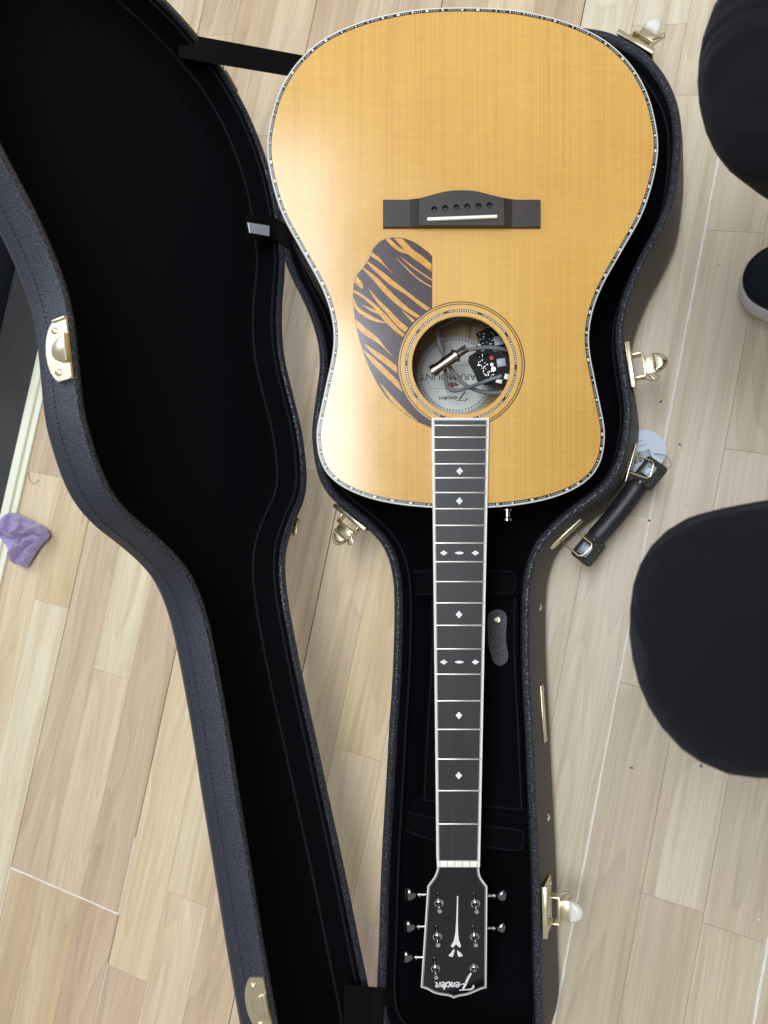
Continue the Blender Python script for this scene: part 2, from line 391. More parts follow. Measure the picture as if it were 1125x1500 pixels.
known = {0: [-0.5825], 1: [0.160], -11: [0.1005], -13: [0.028], -14: [-0.1555], -8: [0.351], -9: [0.4715], -5: [0.107], -4: [0.2946], -10: [-0.69], 2: [0.17]}
board_end = {-4: [0.404], -1: [-0.24], -3: [-0.233], 0: [-1.1], 1: [0.3], -2: [-0.62], -5: [-0.6], -6: [0.2], -7: [0.1]}
hand = {(-10, 0.45): (0.51, 0.385, 0.28), (-9, 0.4): (0.62, 0.51, 0.34), (-9, 0.5): (0.53, 0.40, 0.28), (-8, 0.3): (0.61, 0.51, 0.35), (-8, 0.4): (0.62, 0.51, 0.36), (-11, 0.05): (0.63, 0.545, 0.39), (-11, 0.2): (0.58, 0.47, 0.33), (-13, 0.1): (0.64, 0.56, 0.41), (-12, 0.1): (0.54, 0.43, 0.31), (-4, 0.4): (0.50, 0.37, 0.30)}
def plank(x0, x1, y0, y1, col):
    g = 0.0001
    m = MB(); cx, cy = (x0 + x1) / 2, (y0 + y1) / 2
    hx, hy = (x1 - x0) / 2 - g, (y1 - y0) / 2 - g; b = 0.0002; z0, z1 = -0.008, 0.0
    lo = [Vector((sx * hx, sy * hy, z0)) for sx, sy in ((-1, -1), (1, -1), (1, 1), (-1, 1))]
    mi = [Vector((p.x, p.y, z1 - b)) for p in lo]; hi = [Vector((p.x - b * math.copysign(1, p.x), p.y - b * math.copysign(1, p.y), z1)) for p in lo]
    m.loft([lo, mi, hi]); m.face(range(len(m.v) - 4, len(m.v)))
    o = m.build('plank', M_FLOOR, floor, Matrix.Translation((cx, cy, 0)), smooth=False); o.color = (*col, 1)
for k in range(-17, 9):
    brd = k // 3
    br = sorted([-1.45] + known.get(k, []) + board_end.get(brd, []) + [1.25])
    cuts = [br[0]]
    for a, b in zip(br[:-1], br[1:]):
        L = b - a; n = max(1, round(L / random.uniform(0.46, 0.75)))
        for j in range(1, n): cuts.append(a + L * (j + random.uniform(-0.22, 0.22)) / n)
        cuts.append(b)
    for a, b in zip(cuts[:-1], cuts[1:]):
        if b - a < 0.01: continue
        pal = GREY if k >= -3 else TINT
        col = random.choice(pal)
        for (kk, vv), cc in hand.items():
            if kk == k and a < vv < b: col = cc
        sx0 = k * SW + (0.0005 if k % 3 == 0 else 0); sx1 = (k + 1) * SW - (0.0005 if k % 3 == 2 else 0)
        plank(sx0, sx1, -b, -a, col)
def seam(x0, y0, x1, y1, wd, nm='worn_seam'):
    m = MB(); P = []; n = max(3, int(math.hypot(x1 - x0, y1 - y0) / 0.012)); t = Vector((x1 - x0, y1 - y0, 0)).normalized(); q = Vector((-t.y, t.x, 0))
    L, R = [], []
    for i in range(n + 1):
        p = Vector((x0, y0, 0)).lerp(Vector((x1, y1, 0)), i / n); ww = wd * random.uniform(0.62, 1.0)
        e = random.uniform(-0.08, 0.08) * wd
        L.append(p + q * (ww / 2 + e)); R.append(p - q * (ww / 2 - e))
    z = Vector((0, 0, 0.0005)); zb = Vector((0, 0, -0.004))
    m.loft([[p + zb for p in L], [p + z for p in L], [p + z for p in R], [p + zb for p in R]], closed=False)
    m.build(nm, M_SEAM, floor, smooth=False)
seam(0, 1.0, 0, -0.62, 0.0030)
seam(-0.191, 0.24, 0.001, 0.24, 0.0022)
seam(0.191, -0.12, 0.191, -0.5, 0.0034)
seam(-0.764, -0.404, -0.573, -0.404, 0.0026)
seam(-0.764, -0.404, -0.764, -0.60, 0.0014)
seam(-0.573, -0.30, -0.573, -0.404, 0.0014)
seam(-0.573, -0.47, -0.573, -0.62, 0.0009)
seam(-0.573, 0.233, -0.40, 0.233, 0.0010)

# cream strip, grey mat and dark box at the far left
m = MB(); m.box((-0.9135, 0.15, 0.004), (0.0075, 1.1, 0.004), bev=0.0015); m.box((-0.9005, 0.15, 0.002), (0.0055, 1.1, 0.002), bev=0.001)
tag(m.build('edging_strip', M_CREAM, M=MF), 'narrow cream edging strip along the left end of the floor', 'edging strip')
m = MB(); m.box((-1.13, 0.15, 0.002), (0.207, 1.1, 0.002), bev=0.001)
tag(m.build('floor_mat', M_MAT, M=MF), 'flat dark grey mat beyond the cream edging strip', 'mat')
m = MB(); m.box((0, 0, 0.06), (0.14, 0.22, 0.056), bev=0.004)
bx = m.build('storage_box', M_TOLEX, M=MF @ Matrix.Translation((-1.145, 0.52, 0)))
tag(bx, 'dark blue-black textured box at the left edge of the photo', 'box')
m = MB(); m.box((0, 0, 0.1245), (0.142, 0.222, 0.009), bev=0.003); m.build('box_lid', M_TOLEX, bx)

# ================================================================== GUITAR CASE
CA = math.radians(-1.1); MID = -0.21216; HR = 0.115
MCASE = Matrix.Rotation(CA, 4, 'Z') @ Matrix.Translation((MID, 0, 0))
HALF = [(0, .6565), (.05, .6535), (.09, .6475), (.125, .638), (.1559, .626), (.1725, .6155), (.197, .5935), (.2105, .5745), (.2205, .5552), (.228, .5336), (.2322, .511), (.2330, .487), (.2311, .4615), (.2244, .4198), (.2118, .3891), (.1950, .3577), (.1816, .3267), (.1738, .2983), (.1722, .2760), (.1740, .2550), (.1768, .2320), (.1790, .2120), (.1795, .1970), (.1777, .1800), (.1745, .1618), (.1690, .1440), (.1605, .1290), (.1480, .1155), (.1313, .1030), (.1152, .0905), (.0995, .0764), (.0880, .0625), (.0803, .0450), (.0758, .0234), (.0743, -.0075), (.0746, -.0583), (.0762, -.0986), (.0781, -.1311), (.0800, -.1792), (.0830, -.2422), (.0846, -.29), (.0857, -.3626), (.0868, -.4000), (.0855, -.4200), (.0795, -.4390), (.0640, -.4520), (.035, -.4565), (0, -.457)]
ring = [Vector(p) for p in HALF] + [Vector((-x, y)) for x, y in reversed(HALF[1:-1])]
ring = resample(spline(ring, 6, True), 0.006)
if area2(ring) < 0: ring = ring[::-1]
def v3(loop, z): return [Vector((p.x, p.y, z)) for p in loop]
case = empty('guitar_case', MCASE)
tag(case, 'open black hard-shell guitar case lined with plush, lid standing upright', 'guitar case')
m = MB()
m.loft([v3(offset(ring, -0.020), 0.004), v3(offset(ring, -0.009), 0.0055), v3(offset(ring, -0.0015), 0.012), v3(offset(ring, 0.003), 0.024), v3(offset(ring, 0.0015), 0.09), v3(ring, HR - 0.003)])
m.cap([v3(offset(ring, -0.020), 0.004)], False)
m.build('bottom_shell', M_SIDE, case, angle=60)
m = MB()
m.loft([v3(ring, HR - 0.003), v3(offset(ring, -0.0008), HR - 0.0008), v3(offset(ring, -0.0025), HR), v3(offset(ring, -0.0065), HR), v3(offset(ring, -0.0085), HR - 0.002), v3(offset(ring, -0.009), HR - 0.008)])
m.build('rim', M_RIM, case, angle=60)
m = MB()      # plush lining: thick padded inner wall and bed
m.loft([v3(offset(ring, -0.0088), HR - 0.006), v3(offset(ring, -0.0105), HR - 0.0075), v3(offset(ring, -0.0112), 0.07), v3(offset(ring, -0.013), 0.035), v3(offset(ring, -0.020), 0.022), v3(offset(ring, -0.028), 0.018)])
m.cap([v3(offset(ring, -0.028), 0.018)], True)
lining = m.build('plush_lining', M_PLUSH, case, angle=60)
m = MB(); lp = offset(ring, -0.0125)
m.tube(v3(lp, HR - 0.024), 0.0012, 6, True); m.build('lining_seam', M_PIPE, lining)
# padded foam collar around the upper bout / neck joint
# accessory compartment in the neck: front wall, lid panel, neck cradle
def case_px(px, py, z):
    p = MCASE.inverted() @ at(px, py, z); return p
def inner_half(y, z=None):
    xs = [p.x for p in offset(ring, -0.0118) if abs(p.y - y) < 0.005 and p.x > 0]
    return sum(xs) / len(xs)
for y, hy in ((case_px(670, 850, .06).y, 0.010), (case_px(670, 1188, .06).y, 0.006)):
    hw = inner_half(y) - 0.001
    m = MB(); m.box((0, y, 0.040), (hw, hy, 0.022), bev=0.006); m.build('compartment_wall', M_PLUSH, case)
ya, yb = case_px(670, 866, .05).y, case_px(670, 1180, .05).y
poly = []
for i in range(13):
    y = ya + (yb - ya) * i / 12; poly.append((inner_half(y) - 0.012, y))
poly = poly + [(-x, y) for x, y in reversed(poly)]
m = MB(); pl = [Vector(p) for p in poly]
if area2(pl) < 0: pl = pl[::-1]
pl = resample(pl, 0.004)
m.loft([v3(pl, 0.044), v3(pl, 0.050), v3(offset(pl, -0.002), 0.0525)]); m.cap([v3(offset(pl, -0.002), 0.0525)], True)
cl = m.build('compartment_lid', M_PLUSH, case)
m = MB(); m.tube(v3(offset(pl, -0.003), 0.0527), 0.0009, 5, True); m.build('edge_piping', M_PIPE, cl)
# padded blocks beside the neck
def pad(name, pxs, z0, z1, mat=M_PLUSH, pipe=True, bulge=0.006):
    pts = [case_px(x, y, z1) for x, y in pxs]
    loop = resample(spline([(p.x, p.y) for p in pts], 6, True), 0.003)
    if area2(loop) < 0: loop = loop[::-1]
    mm = MB(); mm.loft([v3(loop, z0), v3(loop, z1 - bulge), v3(offset(loop, -bulge * 0.4), z1 - bulge * 0.35), v3(offset(loop, -bulge), z1)]); mm.cap([v3(offset(loop, -bulge), z1)], True)
    o = mm.build(name, mat, case, angle=70)
    if pipe:
        mm = MB(); mm.tube(v3(offset(loop, -bulge * 0.5), z1 - bulge * 0.3), 0.0008, 5, True); mm.build('pad_piping', M_PIPE, o)
    return o
pad('neck_cradle', [(580, 1192), (590, 1186), (640, 1196), (700, 1206), (760, 1212), (770, 1220), (768, 1244), (758, 1250), (700, 1243), (640, 1236), (590, 1219), (580, 1210)], 0.02, 0.072)
pad('neck_pad', [(598, 840), (606, 834), (650, 833), (700, 833), (748, 834), (757, 842), (757, 866), (750, 872), (690, 874), (640, 874), (604, 872), (597, 864)], 0.05, 0.071)
# leather pull tab with a brass snap
tab_px = [(722, 893), (731, 892), (739, 896), (743, 906), (742, 922), (742, 940), (745, 962), (741, 972), (732, 976), (723, 972), (718, 960), (714, 944), (713, 925), (713, 908), (715, 898)]
loop = resample(spline([(p.x, p.y) for p in (case_px(x, y, 0.058) for x, y in tab_px)], 6, True), 0.002)
if area2(loop) < 0: loop = loop[::-1]
m = MB(); m.loft([v3(loop, 0.0528), v3(loop, 0.0555), v3(offset(loop, -0.0008), 0.0565)]); m.cap([v3(offset(loop, -0.0008), 0.0565)], True)
tab = m.build('pull_tab', M_GRIP, case)
c0 = case_px(728, 908, 0.058)
m = MB(); m.lathe((c0.x, c0.y, 0.0565), (0, 0, 1), [(0.0046, 0), (0.0046, 0.001), (0.0036, 0.0022), (0.0018, 0.0024), (0.0014, 0.0014), (0, 0.0012)], 20); m.build('brass_snap', M_BRASS, tab)

# ---- lid: same outline, swung up about the hinge line
HA = Vector((-0.2329, 0.4879, HR)); HB = Vector((-0.0918, -0.3962, HR))
axis = (HB - HA).normalized()
MLID = Matrix.Translation(HA) @ Matrix.Rotation(math.radians(-94.0), 4, axis) @ Matrix.Translation(-HA)
_probe = MLID @ Vector((0.2, 0.2, HR))
if _probe.z < HR: MLID = Matrix.Translation(HA) @ Matrix.Rotation(math.radians(94.0), 4, axis) @ Matrix.Translation(-HA)
LD = 0.037
m = MB()
m.loft([v3(offset(ring, -0.0005), HR + 0.0006), v3(ring, HR + 0.003), v3(offset(ring, 0.0006), HR + 0.6 * LD), v3(offset(ring, -0.001), HR + LD - 0.004), v3(offset(ring, -0.007), HR + LD + 0.003), v3(offset(ring, -0.03), HR + LD + 0.010), v3(offset(ring, -0.05), HR + LD + 0.013)])
m.cap([v3(offset(ring, -0.05), HR + LD + 0.013)], True)
lid = m.build('lid', M_TOLEX, case, MLID, angle=60)
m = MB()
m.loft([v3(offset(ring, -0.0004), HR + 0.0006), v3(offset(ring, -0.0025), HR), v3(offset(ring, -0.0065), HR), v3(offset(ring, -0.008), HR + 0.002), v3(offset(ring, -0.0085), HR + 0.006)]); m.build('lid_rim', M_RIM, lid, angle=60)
m = MB()
inner = [(-0.0083, 0.004), (-0.0105, 0.006), (-0.012, 0.014), (-0.0122, 0.022), (-0.016, 0.028), (-0.024, 0.033), (-0.04, 0.038), (-0.052, 0.040)]
m.loft([v3(offset(ring, a), HR + b) for a, b in inner]); m.cap([v3(offset(ring, -0.052), HR + 0.040)], False)
ll = m.build('lid_lining', M_PLUSH, lid, angle=60)
for a, b, r in ((-0.0115, 0.0075, 0.0012), (-0.0185, 0.0285, 0.0013)):
    m = MB(); m.tube(v3(offset(ring, a), HR + b), r, 6, True); m.build('lining_seam', M_PIPE, ll)
# stitched seam along the lid's side: a row of short thread stitches sunk in the vinyl
m = MB(); st = offset(ring, 0.0008); nn = normals2(ring)
st2 = resample(st, 0.0042); 
for i in range(0, len(st2)):
    a = st2[i]; b = st2[(i + 1) % len(st2)]
    a3 = Vector((a.x, a.y, HR + 0.0215)); b3 = Vector((b.x, b.y, HR + 0.0215)); c3 = a3.lerp(b3, 0.68)
    m.tube([a3, a3.lerp(c3, 0.5), c3], [0.0002, 0.0004, 0.0002], 4)
o = m.build('side_stitching', M_BLACKLINE, lid, smooth=False)

# ---- frames on the case wall: origin at the rim, x = outward, y = along the wall, z = up
def wall_frame(p, up=1):
    i = min(range(len(ring)), key=lambda k: (ring[k] - p).length)
    n = normals2(ring)[i]; t = Vector((-n.y, n.x, 0)); n = Vector((n.x, n.y, 0)); z = Vector((0, 0, 1))
    return frame(Vector((ring[i].x, ring[i].y, HR)), n, t, z)
def half_disc(r, n=14, y0=0.0): return [(r * math.sin(PI * i / n), -r * math.cos(PI * i / n)) for i in range(n + 1)]
def latch(px, py, lever_mat, drop=-0.10, flip=1, side=1):
    p = case_px(px, py, HR); M = wall_frame(Vector((p.x, p.y)))
    root = MB(); root.box((0.0032, 0, -0.022), (0.0014, 0.0245, 0.0205), bev=0.001); root.box((0.0034, 0, -0.0025), (0.0026, 0.0245, 0.0016), bev=0.001)
    lt = root.build('latch', M_BRASS, case, M)
    a = MB(); 
    for s in (-1, 1): a.box((0.0105, s * 0.0125, -0.016), (0.0065, 0.0009, 0.007), bev=0.0004)
    a.box((0.0165, 0, -0.0145), (0.0009, 0.0125, 0.0055), bev=0.0004); a.build('latch_housing', M_BRASS, lt)
    for s in (-1, 1):
        for zz in (-0.036,): 
            a = MB(); a.lathe((0.0046, s * 0.018, zz), (1, 0, 0), [(0.0026, 0), (0.0024, 0.0008), (0.0014, 0.0014), (0, 0.0016)], 14); a.build('rivet', M_BRASS, lt)
    # draw bail: wire loop thrown open
    a = MB(); q = flip
    a.tube([(0.012, q * 0.0135, -0.012), (0.020, q * 0.0175, -0.009), (0.026, q * 0.0200, -0.009), (0.030, q * 0.0155, -0.0105), (0.026, q * 0.0115, -0.012)], 0.0010, 7); 
    a.tube([(0.017, q * 0.010, -0.010), (0.022, q * 0.0150, -0.0085), (0.024, q * 0.0185, -0.0085)], 0.0013, 7)
    a.build('draw_bail', M_BRASS, lt)
    a = MB(); a.box((0.0215, 0, -0.0145), (0.0050, 0.0098, 0.0016), bev=0.0006); 
    tg = [(0.026 + x * 1.35, y) for x, y in half_disc(0.0102)]
    b = MB(); b.prism(tg, -0.0150, -0.0100); 
    lv = a.build('lever', M_BRASS, lt)
    bm_pts = [Vector(p_) for p_ in tg]
    if area2(bm_pts) < 0: bm_pts = bm_pts[::-1]
    bm_pts = resample(bm_pts, 0.0012)
    b = MB(); b.loft([v3(bm_pts, -0.0165), v3(offset(bm_pts, 0.0006), -0.0140), v3(offset(bm_pts, -0.0008), -0.0110), v3(offset(bm_pts, -0.0028), -0.0096)]); b.cap([v3(offset(bm_pts, -0.0028), -0.0096)], True); b.cap([v3(bm_pts, -0.0165)], False)
    b.build('lever_tongue', lever_mat, lt, angle=60)
    return lt
latch(916, 534, M_BRASS, flip=-1)
latch(792, 1338, M_LEVER, flip=1)
latch(925, 60, M_LEVER, flip=-1)
latch(514, 757, M_BRASS, flip=1)
def strike(lx, ly):
    M = wall_frame(Vector((lx, ly)))
    # outline in (y, z): wall tangent and height above the lid's rim
    edge = spline([(-0.0245, 0.0005), (-0.0245, 0.011), (-0.0215, 0.0165), (-0.012, 0.0215), (0, 0.0232), (0.012, 0.0215), (0.0215, 0.0165), (0.0245, 0.011), (0.0245, 0.0005)], 4)
    a = MB(); n = len(edge)
    lo = [Vector((0.0006, p.x, p.y)) for p in edge]; hi = [Vector((0.0026, p.x * 0.985, p.y * 0.985)) for p in edge]
    a.loft([lo, hi]); a.face(range(n, 2 * n)) 
    # folded frame edges
    a.box((0.0030, -0.0238, 0.007), (0.0010, 0.0009, 0.0065), bev=0.0004); a.box((0.0030, 0.0238, 0.007), (0.0010, 0.0009, 0.0065), bev=0.0004)
    pl_ = a.build('strike_plate', M_BRASS, lid, M)
    for s in (-1, 1):
        a = MB(); a.lathe((0.0026, s * 0.0165, 0.0125), (1, 0, 0), [(0.0029, 0), (0.0027, 0.0009), (0.0016, 0.0017), (0, 0.002)], 16); a.build('rivet', M_BRASS, pl_)
    a = MB(); hd = [(0.0105 * math.cos(PI * i / 16), 0.0035 + 0.0125 * math.sin(PI * i / 16)) for i in range(17)]; n = len(hd)
    lo = [Vector((0.0024, y, z)) for y, z in hd]; mi = [Vector((0.0046, y * 0.97, z * 0.98)) for y, z in hd]; hi = [Vector((0.0056, y * 0.86, 0.0035 + (z - 0.0035) * 0.86)) for y, z in hd]
    a.loft([lo, mi, hi]); a.face(range(2 * n, 3 * n)); a.build('catch_boss', M_BRASS, pl_, angle=50)
    a = MB(); a.box((0.0042, 0, 0.0012), (0.0026, 0.0112, 0.0016), bev=0.0008); a.build('catch_lip', M_BRASS, pl_)
    return pl_
def lid_ring_near(pt):  # ring point whose opened position shows nearest a picture point
    best = None
    for p in ring:
        q = MCASE @ (MLID @ Vector((p.x, p.y, HR))); d = q - CAM; zc = d.dot(FWD)
        x = CX + F * d.dot(RIGHT) / zc; y = CY + F * d.dot(DOWN) / zc; e = (x - pt[0]) ** 2 + (y - pt[1]) ** 2
        if best is None or e < best[0]: best = (e, p)
    return best[1]
for pt in ((107, 510), (396, 1472)): q = lid_ring_near(pt); strike(q.x, q.y)
# small catch on the lid at the waist by the hinge side
q = lid_ring_near((440, 770)); Mw = wall_frame(q)
m = MB(); m.box((0.0035, 0, 0.008), (0.003, 0.013, 0.008), bev=0.001); m.box((0.008, 0, 0.006), (0.003, 0.006, 0.003), bev=0.001); m.build('hinge_side_catch', M_BRASS, lid, Mw)
q = lid_ring_near((335, 120)); Mw = wall_frame(q)
m = MB(); m.box((0.002, 0, 0.006), (0.002, 0.013, 0.006), bev=0.001); m.tube([(0.003, -0.013, 0.004), (0.006, -0.015, 0.003), (0.005, -0.018, 0.002)], 0.001, 6); m.build('hinge_plate', M_JACK, lid, Mw)
# studs and side plate
for px, py in ((790, 892), (803, 1195)):
    p = case_px(px, py, 0.06); M = wall_frame(Vector((p.x, p.y)))
    m = MB(); m.lathe((0.0015, 0, -0.055), (1, 0, 0), [(0.0042, 0), (0.0040, 0.0008), (0.0026, 0.0022), (0.0008, 0.0030), (0, 0.0031)], 16); m.build('stud', M_NICKEL, case, M)
p = case_px(797, 1045, 0.06); M = wall_frame(Vector((p.x, p.y)))
m = MB(); m.box((0.0028, 0, -0.055), (0.0010, 0.0300, 0.0075), bev=0.0009); sp = m.build('side_plate', M_BRASS, case, M)
for s in (-1, 1):
    m = MB(); m.lathe((0.0036, s * 0.0262, -0.055), (1, 0, 0), [(0.0032, 0), (0.0029, 0.0008), (0.0016, 0.0014), (0, 0.0015)], 14); m.build('screw', M_NICKEL, sp)
# ---- carrying handle on the upper bout
hz = 0.062
g0, g1 = case_px(951, 690, hz), case_px(858, 806, hz)
for a_, b_ in (((929, 643), (914, 701)), ((854, 762), (806, 803))):
    pass
hd = MB(); ax = (g1 - g0).normalized(); out = Vector((ax.y, -ax.x, 0)); 
if out.x < 0: out = -out
L = (g1 - g0).length
c0 = g0 + ax * (L * 0.16); c1 = g0 + ax * (L * 0.86)
prof = []
for i in range(21):
    t = i / 20; pnt = c0.lerp(c1, t) + out * (0.0015 * math.sin(PI * t)); prof.append(pnt)
hd.tube(prof, [0.0098 if i in (0, 20) else 0.0110 for i in range(21)], 18)
handle = hd.build('handle', M_GRIP, case, angle=50)
for e, s in ((g0, 1), (g1, -1)):
    m = MB(); Me = frame(e + ax * (0.011 * s), ax * s, out, Vector((0, 0, 1))) if False else None
    xx = ax * s; yy = Vector((0, 0, 1)).cross(xx)
    Me = frame(e, xx, yy, Vector((0, 0, 1)))
    m.box((0.002, 0.002 * s, 0), (0.0150, 0.0125, 0.0065), Me, bev=0.003); m.build('end_block', M_SIDE, handle)
    m = MB(); m.box((0.000, 0, 0.0072), (0.0068, 0.0062, 0.0012), Me, bev=0.0008); m.build('metal_cap', M_CAPM, handle)
    m = MB(); m.cyl(e + xx * 0.014, e + xx * 0.024, 0.0075, 0.0068, 18); m.build('ferrule', M_BLACKLINE, handle)
for e, (a_, b_) in ((g0, ((929, 643), (914, 701))), (g1, ((854, 762), (806, 803)))):
    pa, pb = case_px(*a_, 0.082), case_px(*b_, 0.082)
    mid_ = Vector(((pa.x + pb.x) / 2, (pa.y + pb.y) / 2)); Mw = wall_frame(mid_)
    hl = (pb - pa).length / 2
    m = MB(); m.box((0.0030, 0, -0.045), (0.0014, hl, 0.010), bev=0.0012); bp = m.build('handle_bracket', M_BRASS, case, Mw)
    inv = Mw.inverted(); ee = inv @ e; hw = 0.0095
    m = MB(); m.tube([(0.004, -hw, -0.045), (ee.x, ee.y - hw, ee.z + 0.009), (ee.x + 0.003, ee.y - hw + 0.003, ee.z + 0.0095), (ee.x + 0.003, ee.y + hw - 0.003, ee.z + 0.0095), (ee.x, ee.y + hw, ee.z + 0.009), (0.004, hw, -0.045)], 0.0010, 8); m.build('wire_loop', M_BRASS, bp)

# ---- straps between lid and case
def ribbon(name, pts, width_vec, th, mat, parent, n=6):
    P = spline(pts, n); m = MB(); w2 = Vector(width_vec) / 2; loops = []
    for i, p in enumerate(P):
        t = (P[min(i + 1, len(P) - 1)] - P[max(i - 1, 0)]).normalized(); nrm = t.cross(w2).normalized() * th / 2
        loops.append([p - w2 - nrm, p + w2 - nrm, p + w2 + nrm, p - w2 + nrm])
    m.loft(loops); m.face((3, 2, 1, 0)); k = (len(P) - 1) * 4; m.face((k, k + 1, k + 2, k + 3))
    return m.build(name, mat, parent, smooth=False)
inv = MCASE.inverted()
def lid_plane_px(px, py, off):
    """picture point -> case-local point on the lid plane shifted `off` into the lid"""
    Ml = MCASE @ MLID; o = Ml @ Vector((0, 0, HR + off)); n = (Ml.to_3x3() @ Vector((0, 0, 1))).normalized()
    d = RIGHT * ((px - CX) / F) + DOWN * ((py - CY) / F) + FWD; t = (o - CAM).dot(n) / d.dot(n); return inv @ (CAM + d * t)
s0 = lid_plane_px(262, 66, 0.020); s1 = lid_plane_px(300, 73, -0.001); s3 = inv @ at(500, 108, 0.118); s2 = s1.lerp(s3, 0.5)
wv = (lid_plane_px(308, 90, 0) - lid_plane_px(292, 57, 0)); wv = wv - (s3 - s1) * wv.dot(s3 - s1) / (s3 - s1).length_squared; wv = wv.normalized() * 0.024
ribbon('lid_strap', [s0, s1, s2, s3], wv, 0.0016, M_WEB, case)
t0 = lid_plane_px(360, 332, 0.012); t1 = lid_plane_px(404, 336, -0.002); t2 = Vector((-0.215, t1.y - 0.005, HR + 0.004)); t3 = Vector((-0.20, t1.y - 0.008, 0.07))
st_ = ribbon('lid_strap', [t0, t1, t2, t3], Vector((0, 0.026, 0.004)), 0.0016, M_WEB, case)
# white label sewn on the strap
la = [lid_plane_px(x, y, -0.003) for x, y in ((363, 326), (394, 331), (394, 346), (366, 341))]
m = MB(); nrm = (la[1] - la[0]).cross(la[3] - la[0]).normalized() * 0.0006
m.loft([[p - nrm for p in la], [p + nrm for p in la]]); m.face((4, 5, 6, 7)); m.face((3, 2, 1, 0)); m.build('white_label', M_LABELW, st_, smooth=False)
h0 = lid_plane_px(505, 1486, 0.006); h1 = lid_plane_px(544, 1488, -0.002); h2 = inv @ at(560, 1490, HR + 0.001); h3 = inv @ at(572, 1492, 0.085)
ribbon('hinge_strap', [h0, h1, h2, h3], Vector((0, 0.056, 0)), 0.002, M_WEB, case)

# ================================================================== GUITAR
S = 1450.0; DEP = F / S
MG0 = frame(CAM + FWD * DEP, RIGHT, -DOWN, -FWD)
OX, OY = (676.8 - CX) / S, (CY - 330) / S                # origin of the thing: under the bridge
MG = MG0 @ Matrix.Translation((OX, OY, 0))
def gl(px, py, h=0.0):
    return Vector(((px - CX) / F * (DEP - h) - OX, (CY - py) / F * (DEP - h) - OY, h))
def gl2(px, py, h=0.0): p = gl(px, py, h); return Vector((p.x, p.y))
def axis_x(py): return 677.2 - (py - 300) * 0.0065
guitar = empty('acoustic_guitar', MG)
tag(guitar, 'honey-coloured acoustic guitar without strings lying tilted in the open case', 'guitar')
HP = [(0, 10), (40, 11), (85, 15.5), (145, 29.5), (203, 55), (243, 90), (268, 130), (281, 170), (287, 214), (281, 260), (264, 314), (238, 362), (207, 418), (193, 455), (187.5, 490), (189.5, 520), (196.5, 555), (205, 595), (211.5, 632), (208.5, 666), (198.5, 690), (182, 707), (160, 720), (130, 731), (88, 739.5), (40, 744), (0, 745)]
bo = [gl2(axis_x(y) + x, y) for x, y in HP] + [gl2(axis_x(y) - x, y) for x, y in reversed(HP[1:-1])]
bo = resample(spline(bo, 6, True), 0.0025)
if area2(bo) < 0: bo = bo[::-1]
HC = gl2(675.4, 535); HRAD = 72 / S
def circ(c, r, n=96): return [Vector((c.x + r * math.cos(2 * PI * i / n), c.y + r * math.sin(2 * PI * i / n))) for i in range(n)]
ytop, ybot = gl2(0, 10).y, gl2(0, 745).y
def depth_at(y): return -(0.100 + 0.022 * (y - ybot) / (ytop - ybot))
# soundboard with its hole
wi = 6.6 / S
top_in = offset(bo, -wi)
m = MB()
hole = circ(HC, HRAD)
m.cap([v3(top_in, 0.0), v3(hole, 0.0)[::-1]], True)
m.loft([v3(hole, 0.0), v3(hole, -0.003)])
m.cap([v3(offset(bo, -0.0025), -0.003), v3(hole, -0.003)[::-1]], False)
m.build('soundboard', M_SPRUCE, guitar, smooth=False)
m = MB()
side_lo = [Vector((p.x, p.y, depth_at(p.y))) for p in offset(bo, -0.0006)]
m.loft([v3(offset(bo, -0.0006), -0.0062), side_lo]); m.build('side', M_ROSW, guitar)
m = MB()
m.loft([[Vector((p.x, p.y, depth_at(p.y) + 0.003)) for p in offset(bo, -0.003)], v3(offset(bo, -0.003), -0.004)]); m.build('inner_side', M_BACKIN, guitar)
m = MB(); bl = side_lo; m.cap([bl], False); m.build('back', M_ROSW, guitar, smooth=False)
m = MB(); m.cap([[Vector((p.x, p.y, depth_at(p.y) + 0.003)) for p in offset(bo, -0.003)]], True); m.build('inner_back', M_BACKIN, guitar, smooth=False)
# binding (rounded white edge), black line, rope purfling
m = MB(); bi = 2.6 / S
m.loft([v3(offset(bo, -0.0004), -0.0062), v3(bo, -0.0055), v3(bo, -0.0012), v3(offset(bo, -0.0004), -0.0003), v3(offset(bo, -0.0012), 0.0001), v3(offset(bo, -bi), 0.0001)])
m.build('binding', M_WHITE, guitar, angle=70)
def rope(loopfn, a0, a1, name, z, step_in, seq):
    """band between two offsets of a loop, cut into light and dark ticks"""
    A = loopfn(a0); B = loopfn(a1); n = len(A); mm = MB()
    for i in range(n):
        j = (i + 1) % n; mm.mi = seq(i)
        mm.add([Vector((A[i].x, A[i].y, z)), Vector((A[j].x, A[j].y, z)), Vector((B[j].x, B[j].y, z)), Vector((B[i].x, B[i].y, z))], [(0, 1, 2, 3)])
    return mm.build(name, [M_BLACKLINE, M_SHELL, M_WHITE], guitar, smooth=False)
fine = resample(bo, 0.0011)
_rr = random.Random(11); _seq = []
while len(_seq) < 4000:
    for j in range(_rr.randint(6, 13)): _seq.append(1 if j % 2 else 0)
    _seq += [0] * _rr.randint(1, 3) + [2] * _rr.randint(1, 3) + [0] * _rr.randint(1, 3)
def seqrope(i): return _seq[i]
offf = lambda d: offset(fine, d, 6)
rope(offf, -2.5 / S, -3.3 / S, 'purfling_line', 0.00012, 1, lambda i: 0)
rope(offf, -3.3 / S, -5.8 / S, 'rope_purfling', 0.00012, 1, seqrope)
rope(offf, -5.8 / S, -6.9 / S, 'purfling_line', 0.00014, 1, lambda i: 0)
